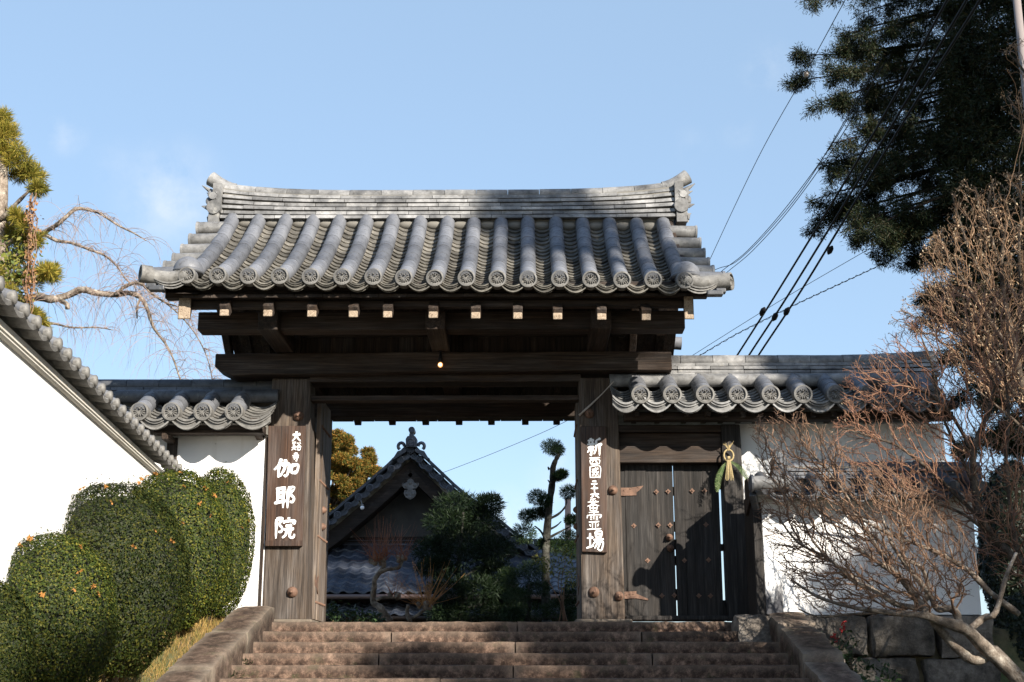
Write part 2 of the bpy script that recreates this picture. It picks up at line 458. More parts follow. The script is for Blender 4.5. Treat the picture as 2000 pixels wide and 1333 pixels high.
# ------------------------------------------------------------------ tiled roofs (shared builders)
def bez(a, c, b):
    """quadratic curve in the (Y, z) plane"""
    def P(s):
        q = 1 - s
        return (q * q * a[0] + 2 * q * s * c[0] + s * s * b[0], q * q * a[1] + 2 * q * s * c[1] + s * s * b[1])
    return P
def pan_slope(xs, prof, n, dz=lambda x: 0, half=.085, dip=.06, lift=.02, lip=.07, na=8, s_end=1.0, y_dir=-1, layers=1):
    """overlapping concave pan tiles between the round rolls at xs; profile runs from eave (s=0) to ridge"""
    mb = MB()
    for i in range(len(xs) - 1):
        a, b = xs[i] + half * .35, xs[i + 1] - half * .35
        def arc(s, off, j=0):
            y, z = prof(s); r = []
            for k in range(na + 1):
                u = k / na; x = lerp(a, b, u)
                r.append((x, y, z + dz(x) - dip * (1 - (2 * u - 1) ** 2) - .03 + off + j))
            return r
        for c in range(n):
            jz = random.uniform(-.004, .004)
            s0, s1 = c / n * s_end, min((c + 1.25) / n, 1) * s_end
            top0 = arc(s0, lift, jz); top1 = arc(s1, 0.002, 0)
            th = lip if c == 0 else max(.024, lift)
            low0 = [(x, y, z - th) for x, y, z in top0]
            under = [(x, y - y_dir * .03, z - .004) for x, y, z in low0]; edge = [(x, y, z - .007) for x, y, z in top0]
            mb.grid([under, edge, top0, top1])
        # crescent-shaped eave face with two raised beads
        front = arc(0, lift); y0 = front[0][1]
        for t0, t1, out_ in ((0, .2, .014), (.34, .42, .008), (.8, 1, .014)):
            A = [(x, y0 + y_dir * out_, z - lip * t0) for x, y, z in front]; B = [(x, y0 + y_dir * out_, z - lip * t1) for x, y, z in front]
            A2 = [(x, y0 - y_dir * .02, z - lip * t0) for x, y, z in front]; B2 = [(x, y0 - y_dir * .02, z - lip * t1) for x, y, z in front]
            mb.grid([A2, A, B, B2])
    return mb
def roll_mesh(prof, nt_, r=.085, z=0, x=0, n=14, s1=1.0):
    """one row of round tiles, each tile an island with a lip at its lower end"""
    mb = MB()
    for k in range(nt_):
        s0, s1_ = k / nt_ * s1, min((k + 1.06) / nt_ * s1, s1)
        pts = []; rad = []
        for q in (0, .06, .5, 1):
            y, zz = prof(lerp(s0, s1_, q)); pts.append((x, y, zz + z)); rad.append(r * (1.0 if q < .1 else .985 if q < .9 else .955))
        mb.tube(pts, rad, n)
    return mb
def disc_mesh(r=.09):
    """round eave tile seen face on (towards -Y): rim, sunk field, fan of petals, small blossoms"""
    mb = MB()
    mb.lathe([(r * .99, -.11), (r, -.01), (r * .985, .0), (r * .8, .004), (r * .76, -.022), (0.002, -.022)], (0, 0, 0), (0, -1, 0), 28)
    for k in range(8):
        a = R(180 + 6 + k * (168 / 7)); L = r * .66
        q = Matrix.Rotation(-a, 3, 'Y')
        c = Vector((math.cos(a) * L * .6, .021, math.sin(a) * L * .62 + r * .12))
        mb.ball(c, 1, 8, 6, (L * .44, .02, r * .09), rot=q)
    for dx, dz_, s in ((-.42, .3, .1), (-.22, .45, .1), (0, .32, .13), (.22, .45, .1), (.42, .3, .1), (0, .54, .08), (-.5, .14, .07), (.5, .14, .07)):
        mb.ball((dx * r, .02, dz_ * r), r * s, 8, 6, (1, 2.6, 1))
    return mb
def ridge_courses(mb, x0, x1, y, z0, zt, curve, n, wid0, wid1, ln, seed=0):
    """stacked flat ridge tiles, staggered joints; curve(x) lifts them towards the ends"""
    rg = random.Random(seed); h = (zt - z0) / n
    for c in range(n):
        w = lerp(wid0, wid1, c / max(1, n - 1)) + (.012 if c % 2 == 0 else 0)
        x = x0 - rg.random() * ln
        while x < x1:
            a, b = max(x, x0), min(x + ln - .006, x1)
            if b - a > .02:
                za = z0 + c * h + curve(a) * (c + .6) / n; zb = z0 + c * h + curve(b) * (c + .6) / n
                hh = h * rg.uniform(.72, .82); yo = rg.uniform(-.005, .005)
                vs = []
                for xx, zz in ((a, za), (b, zb)):
                    vs += [(xx, y - w + yo, zz), (xx, y + w + yo, zz), (xx, y + w + yo - .012, zz + hh), (xx, y - w + yo + .012, zz + hh)]
                mb.add(vs, [(0, 1, 2, 3), (7, 6, 5, 4), (0, 4, 5, 1), (1, 5, 6, 2), (2, 6, 7, 3), (3, 7, 4, 0)])
            x += ln
    return mb
def ridge_core(mb, x0, x1, y, z0, zt, curve, wid):
    for k in range(24):
        a, b = lerp(x0, x1, k / 24), lerp(x0, x1, (k + 1) / 24)
        mb.add([(a, y - wid, z0 + curve(a) * .2), (b, y - wid, z0 + curve(b) * .2), (b, y + wid, z0 + curve(b) * .2), (a, y + wid, z0 + curve(a) * .2),
                (a, y - wid, zt + curve(a)), (b, y - wid, zt + curve(b)), (b, y + wid, zt + curve(b)), (a, y + wid, zt + curve(a))],
               [(0, 3, 2, 1), (4, 5, 6, 7), (0, 1, 5, 4), (1, 2, 6, 5), (2, 3, 7, 6), (3, 0, 4, 7)])
    return mb
def cap_tiles(mb, x0, x1, y, z, curve, r, ln, seed=1):
    rg = random.Random(seed); x = x0
    while x < x1 - .02:
        b = min(x + ln, x1); xs = [lerp(x, b, q) for q in (0, .5, 1)]
        rr = r * rg.uniform(.98, 1.02)
        mb.tube([(q, y, z + curve(q)) for q in xs], [rr, rr, rr * .98], 14)
        x += ln + .006
    return mb

# ------------------------------------------------------------------ the gate
random.seed(4)
gate = thing('temple_gate', 'large wooden temple gate with grey tiled roof at the top of the stone steps', 'gate', (-.88, 0, 0))
EY = -1.6
EL, ER = at(366, 538, EY), at(1337, 548, EY)
TL = at(455, 420, .22)
NR = 17
xr = [lerp(EL.x, ER.x, i / (NR - 1)) for i in range(NR)]
def edz(x): return lerp(.03, -.04, (x - EL.x) / (ER.x - EL.x))
ez = (EL.z + ER.z) / 2
RT = (.24, 4.565)                      # top of the front slope (Y, z)
pf = bez((EY, ez), (-.62, ez + .46), RT)
RB = (3.45, 3.02)                     # rear eave
pb = bez((RB[0], RB[1]), (1.7, RB[1] + .25), (.46, 4.565))
dzf = lambda x: edz(x)
roof = pan_slope(xr, pf, 19, dzf, dip=.075, lift=.034).build('roof', M['pan'], gate, fix=False)
# the pan bed continues under the verge
rows0 = roll_mesh(pf, 7, .085)
o0 = None
for i, x in enumerate(xr):
    if o0 is None:
        rows0.v = [(a + x, b, c + edz(x)) for a, b, c in rows0.v]
        o0 = rows0.build('round_tile_row', M['roll'], roof, auto=40)
        x_first = x
        d0 = disc_mesh(.09)
        d0.v = [(a + x, b + EY - .03, c + ez + edz(x)) for a, b, c in d0.v]
        dd0 = d0.build('eave_disc', M['disc'], roof, auto=35)
    else:
        copy_child(o0, roof, (x - x_first + random.uniform(-.006, .006), random.uniform(-.01, .008), edz(x) - edz(x_first) + random.uniform(-.006, .006)))
        oo = copy_child(dd0, roof, (x - x_first + random.uniform(-.004, .004), 0, edz(x) - edz(x_first) + random.uniform(-.004, .004)))
# mortar fillets under the ridge
mb = MB()
for i in range(NR - 1):
    xm = (xr[i] + xr[i + 1]) / 2
    mb.ball((xm, RT[0] + .03, RT[1] - .045 + edz(xm)), 1, 10, 6, (.13, .07, .06))
mb.build('mortar_fillet', M['clay'], roof, smooth=True)
# verge: short round tiles laid across the gable edge
for side, xe, x_out in ((-1, xr[0], xr[0] - .32), (1, xr[-1], xr[-1] + .32)):
    for k in range(6):
        s = .06 + k * .165
        y, z = pf(s)
        mb = MB()
        L = .36 if k else .42
        drop = -.02
        a = Vector((xe + side * .02, y, z + .0 + edz(xe))); b = Vector((xe + side * L, y, z + .0 + edz(xe) + drop * .5))
        up_ = Vector((0, -.45, 1)).normalized()
        mb.tube([a, lerp(a, b, .93), lerp(a, b, .931), b], [.078, .08, .086, .087], 14)
        # flat tiles under it
        sl_ = (Vector((0, pf(s + .06)[0] - pf(s)[0], pf(s + .06)[1] - pf(s)[1]))).normalized()
        mb.bar(a - Vector((0, 0, .07)) + sl_ * .13, b - Vector((side * .07, 0, .07)) + sl_ * .13, .2, .03, up_)
        mb.bar(a - Vector((0, 0, .105)) + sl_ * .13, b - Vector((side * .1, 0, .105)) + sl_ * .13, .2, .03, up_)
        mb.build('verge_tile', M['ridge'] if k else M['roll'], roof, auto=35)
    for k in range(9):           # rear slope verge, seen dark from below
        s = .05 + k * .11; y, z = pb(s)
        MB().tube([(xe + side * .02, y, z), (xe + side * .36, y, z - .02)], [.08, .085], 12).build('verge_tile', M['roll'], roof, auto=35)
    # corner: long roll swinging out to the side with its own end disc, dome tile above
    y, z = EY + .04, ez + edz(xe)
    e = Vector((xe + side * .46, y - .06, z + .02)) if side < 0 else Vector((xe + side * .46, y - .02, z - .0))
    mb = MB()
    p = [Vector((xe, y, z + .02)), Vector((xe + side * .17, y, z - .015)), Vector((xe + side * .33, y, z - .005)), e]
    mb.tube(p, [.07, .072, .078, .09], 16)
    for q in range(3):
        A = []; B = []; Cc = []
        for i in range(9):
            u = i / 8; x_ = xe + side * lerp(.02, .36 - q * .02, u); zz = z - .03 - .06 * (1 - (2 * u - 1) ** 2) + .03 * u - q * .024
            A.append((x_, y - .075 + q * .012, zz)); B.append((x_, y - .075 + q * .012, zz - .016)); Cc.append((x_, y + .2, zz + .05))
        mb.grid([B, A, Cc])
    mb.build('corner_roll', M['disc'], roof, auto=35, fix=False)
    dm = disc_mesh(.092); q = Matrix.Rotation(side * R(62), 3, 'Z')
    dm.v = [tuple(q @ Vector(v) + e + Vector((side * .012, 0, 0))) for v in dm.v]
    dm.build('eave_disc', M['disc'], roof, auto=35)
    dc = Vector((xe + side * .03, EY + .13, z + .085)); mb = MB(); mb.ball(dc, 1, 22, 12, (.15, .15, .155), half=True)
    mb.lathe([(.15, -.03), (.162, -.01), (.15, .012)], dc, n=22)
    mb.build('dome_tile', M['roll'], roof, smooth=True)
    # hanging edge under the corner
    mb = MB(); mb.box((xe + side * .3, y - .02, z - .13), (.16, .1, .05)); mb.box((xe + side * .36, y - .02, z - .105), (.1, .08, .05)); mb.build('corner_drip', M['darktile'], roof, bevel=.01)
for side, xe in ((-1, xr[0]), (1, xr[-1])):
    for prof in (pf, pb):
        mb = MB(); A, B, Cc, Dd = [], [], [], []
        for q in range(9):
            y, z = prof(lerp(.03, 1, q / 8)); A.append((xe, y, z - .1)); B.append((xe + side * .26, y, z - .11)); Cc.append((xe + side * .26, y, z - .16)); Dd.append((xe - side * .1, y, z - .17))
        mb.grid([A, B, Cc, Dd]); mb.build('verge_board', M['old_y'], roof, fix=False)
# rear slope: tiles seen only at their edges and dark underside
mb = pan_slope(xr, pb, 16, lambda x: 0, y_dir=1)
mb.build('rear_slope', M['pan'], roof, fix=False)
for i, x in enumerate(xr):
    if i == 0:
        r1 = roll_mesh(pb, 8, .085, 0, xr[0], 10).build('round_tile_row', M['roll'], roof, auto=40)
    else: copy_child(r1, roof, (x - xr[0], 0, 0))
# ridge
xm, hw = (xr[0] + xr[-1]) / 2, (xr[-1] - xr[0]) / 2
rx0, rx1 = at(440, 380, .35).x, at(1314, 380, .35).x
RY = .35
rc = lambda x: .075 * abs((x - xm) / hw) ** 4.5
mb = ridge_courses(MB(), rx0, rx1, RY, 4.575, 4.895, rc, 6, .175, .115, .36, 3)
rdg = mb.build('ridge', M['ridge'], roof)
ridge_core(MB(), rx0 + .01, rx1 - .01, RY, 4.5, 4.89, rc, .1).build('ridge_core', M['clay'], roof)
cap_tiles(MB(), rx0, rx1, RY, 4.912, rc, .075, .365).build('ridge_cap', M['ridge'], roof, auto=40)
for side, xe in ((-1, rx0), (1, rx1)):
    z = 4.64; zt = 4.912 + rc(xe)
    mb = MB()
    mb.box((xe + side * .055, RY, (z + zt) / 2 + .02), (.1, .36, zt - z - .02))
    mb.box((xe + side * .075, RY, z - .06), (.12, .4, .13))
    mb.tube([(xe + side * .075, RY - .22, z + .07), (xe + side * .075, RY + .22, z + .07)], .085, 18)
    mb.tube([(xe + side * .10, RY - .19, z + .22), (xe + side * .10, RY + .19, z + .22)], .045, 12)
    # carved outer face: scrolls, brow, horns and teeth
    ox = xe + side * .12
    for dy in (-.1, .1):
        mb.ball((ox + side * .02, RY + dy, z + .27), .045, 10, 8); mb.ball((ox + side * .03, RY + dy * 1.1, z + .18), .05, 10, 8)
        mb.tube([(ox, RY + dy * .6, z + .3), (ox + side * .06, RY + dy * .9, z + .33), (ox + side * .13, RY + dy * 1.2, z + .37)], [.035, .025, .004], 8)
        mb.tube([(ox, RY + dy * 1.5, z + .1), (ox + side * .05, RY + dy * 1.6, z + .08), (ox + side * .11, RY + dy * 1.6, z + .1)], [.035, .028, .004], 8)
        mb.tube([(ox, RY + dy * .3, z + .03), (ox + side * .05, RY + dy * .4, z - .01), (ox + side * .05, RY + dy * .5, z - .05)], [.035, .028, .01], 8)
    mb.ball((ox + side * .04, RY, z + .2), .055, 12, 8)
    mb.box((ox + side * .02, RY, z + .1), (.05, .2, .05)); 
    for dy in (-.15, -.05, .05, .15): mb.ball((ox, RY + dy, z - .0), .03, 8, 6)
    for k in range(5): mb.ball((xe + side * .06, RY - .185, z + .12 + k * .035), .011, 6, 4, (1, .5, 1))
    mb.build('ridge_end_ornament', M['ridge'], roof, bevel=.008, auto=40)
    mb = MB()
    pts = []
    for q in range(7):
        u = q / 6; pts.append((xe - side * .12 + side * u * .3, RY, zt + .0 + .135 * u ** 1.5))
    mb.tube(pts, [.07 + .02 * (q / 6) ** 1.5 for q in range(7)], 16)
    mb.build('ridge_horn', M['ridge'], roof, auto=40)

# ---- timber under the eaves
def zpx(px, py, Y): return at(px, py, Y).z
def hbeam(name, pxa, pxb, ytop, ybot, Y, depth, m=None, bevel=.012, parent=gate, back=0):
    a, b = at(pxa, (ytop + ybot) / 2, Y), at(pxb, (ytop + ybot) / 2, Y)
    z1 = (zpx(pxa, ytop, Y) + zpx(pxb, ytop, Y)) / 2; z0 = (zpx(pxa, ybot, Y) + zpx(pxb, ybot, Y)) / 2
    mb = MB(); mb.span((a.x, Y, z0), (b.x, Y + depth, z1))
    return mb.build(name, m or M['old_x'], parent, bevel=bevel)
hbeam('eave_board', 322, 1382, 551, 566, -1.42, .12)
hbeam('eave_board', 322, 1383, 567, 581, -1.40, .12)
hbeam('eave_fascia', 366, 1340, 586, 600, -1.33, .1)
# soffit boards follow the slope, rafters under them
def soffit(prof, s0, s1, drop, x0, x1, name, n=18, th=.03):
    mb = MB(); w = (x1 - x0) / n
    for k in range(n):
        a, b = x0 + k * w + .003, x0 + (k + 1) * w - .003
        top = []; bot = []
        for q in range(7):
            y, z = prof(lerp(s0, s1, q / 6)); top.append((y, z - drop + th)); bot.append((y, z - drop))
        j = random.uniform(0, .004)
        for q in range(6):
            mb.add([(a, bot[q][0], bot[q][1] - j), (b, bot[q][0], bot[q][1] - j), (b, bot[q + 1][0], bot[q + 1][1] - j), (a, bot[q + 1][0], bot[q + 1][1] - j),
                    (a, top[q][0], top[q][1]), (b, top[q][0], top[q][1]), (b, top[q + 1][0], top[q + 1][1]), (a, top[q + 1][0], top[q + 1][1])],
                   [(0, 3, 2, 1), (4, 5, 6, 7), (0, 1, 5, 4), (1, 2, 6, 5), (2, 3, 7, 6), (3, 0, 4, 7)])
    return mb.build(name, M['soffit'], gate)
bx0, bx1 = at(350, 600, -1.35).x, at(1354, 600, -1.35).x
soffit(pf, .06, 1, .22, bx0 + .06, bx1 - .06, 'soffit')
soffit(pb, .03, 1, .24, bx0 + .06, bx1 - .06, 'rear_soffit')
RAFY = -1.43
rz1, rz0 = zpx(860, 599, RAFY), zpx(860, 622, RAFY)
for px in (438, 523, 609, 690, 757, 846, 929, 1011, 1089, 1175, 1262):
    c = at(px, 610, RAFY); dz = edz(c.x)
    top = Vector((c.x, .3, pf(1)[1] - .3))
    a = Vector((c.x, RAFY, (rz0 + rz1) / 2 + dz)); m1 = Vector((c.x, -.6, pf(.52)[1] - .285 + dz))
    mb = MB()
    mb.bar(a, m1, .1, rz1 - rz0, (0, -.3, 1)); mb.bar(m1 - (m1 - a) * .01, top, .098, (rz1 - rz0) * .98, (0, -.6, 1))
    rf = mb.build('rafter', M['old_y'], gate, bevel=.008)
    MB().span((c.x - .046, RAFY - .008, rz0 + dz + .006), (c.x + .046, RAFY + .01, rz1 + dz - .006)).build('rafter_end', M['endgrain'], rf, bevel=.012)
for px in (640, 700, 767, 832, 897, 960, 1026, 1087, 560, 490, 1150, 1220):
    c = at(px, 826, 3.15); mb = MB()
    pm = pb(.5); mb.bar((c.x, 3.15, zpx(880, 825, 3.15)), (c.x, pm[0], pm[1] - .3), .09, .1); mb.bar((c.x, pm[0], pm[1] - .302), (c.x, .5, 4.2), .088, .1)
    mb.build('rafter', M['old_y'], gate, bevel=.006)
za = zpx(880, 819, 3.1)
MB().span((bx0, 3.02, za + .02), (bx1, 3.13, za + .14)).build('eave_fascia', M['old_x'], gate, bevel=.01)
# bargeboards
for side, x, pa in ((-1, bx0, 348), (1, bx1, 1355)):
    for prof, nm in ((pf, 'bargeboard'), (pb, 'bargeboard')):
        mb = MB(); pts = []
        for q in range(9):
            y, z = prof(lerp(.05 if prof is pf else .03, 1, q / 8)); pts.append((y, z))
        if prof is pf: pts[0] = (-1.38, zpx(pa, 600, -1.38) + .14)
        x0, x1 = (x, x + .13) if side < 0 else (x - .1, x)
        for q in range(8):
            (ya, z_a), (yb, z_b) = pts[q], pts[q + 1]
            h0, h1 = (-.03, .235)
            da = -.14 if (prof is pf and q == 0) else -.14
            mb.add([(x0, ya, z_a - .14 - .13), (x1, ya, z_a - .14 - .13), (x1, yb, z_b - .14 - .13), (x0, yb, z_b - .14 - .13),
                    (x0, ya, z_a - .14 + .13), (x1, ya, z_a - .14 + .13), (x1, yb, z_b - .14 + .13), (x0, yb, z_b - .14 + .13)],
                   [(0, 3, 2, 1), (4, 5, 6, 7), (0, 1, 5, 4), (1, 2, 6, 5), (2, 3, 7, 6), (3, 0, 4, 7)])
        bb = mb.build(nm, M['old_y'], gate)
        if prof is pf:
            y, z = pts[0]
            MB().span((x0 + .004, y - .012, z - .268), (x1 - .004, y + .005, z - .012)).build('board_end', M['endgrain'], bb, bevel=.008)
# purlin, bracket arms, beams
pz0 = zpx(860, 644, -.95)
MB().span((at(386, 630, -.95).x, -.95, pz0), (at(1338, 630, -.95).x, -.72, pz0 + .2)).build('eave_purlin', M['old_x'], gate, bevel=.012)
for px in (553, 861, 1166):
    c = at(px, 690, -.2); mb = MB()
    mb.bar((c.x, -1.12, 2.998), (c.x, 2.5, 2.998), .205, .2)
    ar = mb.build('bracket_arm', M['old_y'], gate, bevel=.012)
mb = MB()
a, b = at(420, 700, -.15).x, at(1312, 700, -.15).x
z1, z0 = 2.885, 2.635
n = 12
prev = None
rows_ = []
for k in range(n + 1):
    u = k / n; x = lerp(a, b, u)
    sag = .012 * math.sin(u * math.pi) + .006 * math.sin(u * 17)
    zz0 = z0 + lerp(0, .05, u) + sag; zz1 = z1 + sag * .6 + lerp(0, .012, u)
    if k == 0: zz0 += .1
    rows_.append([(x, -.15, zz0), (x, .26, zz0), (x, .26, zz1), (x, -.15, zz1)])
    if k == 0: rows_.append([(x + .2, -.15, z0), (x + .2, .26, z0), (x + .2, .26, zz1), (x + .2, -.15, zz1)])
V = [p for r in rows_ for p in r]; fs = []
for k in range(len(rows_) - 1):
    for j in range(4): fs.append((k * 4 + j, k * 4 + (j + 1) % 4, k * 4 + 4 + (j + 1) % 4, k * 4 + 4 + j))
fs += [(0, 1, 2, 3), tuple(len(V) - 4 + j for j in (3, 2, 1, 0))]
mbeam = MB().add(V, fs).build('main_beam', M['old_x'], gate, bevel=.012)
MB().span((-2.42, -.0, zpx(880, 746, 0)), (.6, .3, 2.68)).build('lintel', M['old_x'], gate, bevel=.012)
MB().span((-2.42, .04, 2.39), (.6, .2, 2.45)).build('inner_rail', M['old_x'], gate, bevel=.01)
# board wall over the main beam
mb = MB(); x = -2.75
while x < .95:
    w = random.uniform(.2, .34); mb.span((x, .06, 2.88), (x + w - .004, .09, 3.95)); x += w
mb.build('gable_boards', M['old_z'], gate)
MB().span((-2.9, .03, 3.12), (1.1, .13, 3.25)).build('tie_rail', M['old_x'], gate, bevel=.01)
for x in (-2.62, -.85, .8): MB().span((x - .09, -.02, 2.89), (x + .09, .16, 3.9)).build('strut', M['old_z'], gate, bevel=.01)
# rear frame
rb = zpx(880, 817, 2.2)
MB().span((-3.35, 2.1, rb + .0), (1.55, 2.34, rb + .26)).build('rear_beam', M['old_x'], gate, bevel=.012)
MB().span((-3.35, 2.15, 3.1), (1.55, 2.3, 3.28)).build('rear_purlin', M['old_x'], gate, bevel=.012)
for x in (-2.62, .82):
    MB().span((x - .13, 2.08, 0.02), (x + .13, 2.34, rb)).build('rear_post', M['post'], gate, bevel=.015)
    MB().span((x - .07, .36, 2.28), (x + .07, 2.1, 2.46)).build('side_tie', M['old_y'], gate, bevel=.01)
MB().span((-.93, .25, 3.2), (-.77, 2.3, 3.36)).build('side_tie', M['old_y'], gate, bevel=.01)
# front posts
for xa, xb, xa2, xb2 in ((-2.825, -2.345, -2.835, -2.405), (.57, 1.035, .573, 1.0)):
    mb = MB(); z1 = 2.64
    mb.add([(xa, 0, 0), (xb, 0, 0), (xb, .38, 0), (xa, .38, 0), (xa2, 0.0, z1), (xb2, 0.0, z1), (xb2, .38, z1), (xa2, .38, z1)],
           [(0, 3, 2, 1), (4, 5, 6, 7), (0, 1, 5, 4), (1, 2, 6, 5), (2, 3, 7, 6), (3, 0, 4, 7)])
    po = mb.build('gate_post', M['post'], gate, bevel=.02)
    MB().span((xa - .07, -.09, -.06), (xb + .07, .47, .012)).build('base_stone', M['kerb'], po, bevel=.02)
def nail_cover(p, r, parent):
    mb = MB()
    mb.lathe([(r * 1.02, 0), (r * 1.02, .008), (r * .92, .02), (r * .7, .036), (r * .35, .046), (r * .26, .05), (r * .2, .07), (r * .05, .074)], p, (0, -1, 0), 20)
    return mb.build('nail_cover', M['iron'], parent, smooth=False, auto=40)
for px, py, r in ((583, 813, 10.5), (571, 1157, 10.5), (1160, 1157, 10.5), (1197, 958, 9.5), (1209, 1165, 9), (1151, 808, 10)):
    nail_cover(at(px, py, -.002), r / 184, gate)
# leaves of the big door, opened inwards
for side, x, nm in ((1, -2.335, 'left'), (-1, .565, 'right')):
    mb = MB(); y = .385; k = 0
    while y < 1.13:
        w = (.12, .09, .135, .11, .12, .1, .13)[k % 7]; e = min(y + w, 1.15)
        j = random.uniform(-.006, .006)
        mb.span((x - side * .05 + j, y, .03), (x + j, e - .004, 2.5)); y = e; k += 1
    dl = mb.build('door_leaf', M['door'], gate, bevel=.004)
    st0 = None
    for z in (2.18, 1.56, .94, .22):
        for k in range(9):
            q = (x + side * .004, .44 + k * .083, z)
            if st0 is None: st0 = MB().ball(q, .0155, 8, 6).build('door_stud', M['iron'], dl, smooth=True); q0_ = Vector(q)
            else: copy_child(st0, dl, Vector(q) - q0_)
    for z in (1.27, 1.08):
        MB().lathe([(.045, 0), (.042, .012), (.03, .03), (.012, .045)], (x, .78, z), (side, 0, 0), 16).build('door_boss', M['iron'], dl, auto=40)
    mb = MB(); zc = .42
    mb.prism([(.385, zc + .09), (.44, zc + .03), (.62, zc + .1), (.55, zc), (.62, zc - .12), (.5, zc - .05), (.385, zc - .03)], x, x + side * .007, 'yz')
    mb.build('hinge_strap', M['iron'], dl)
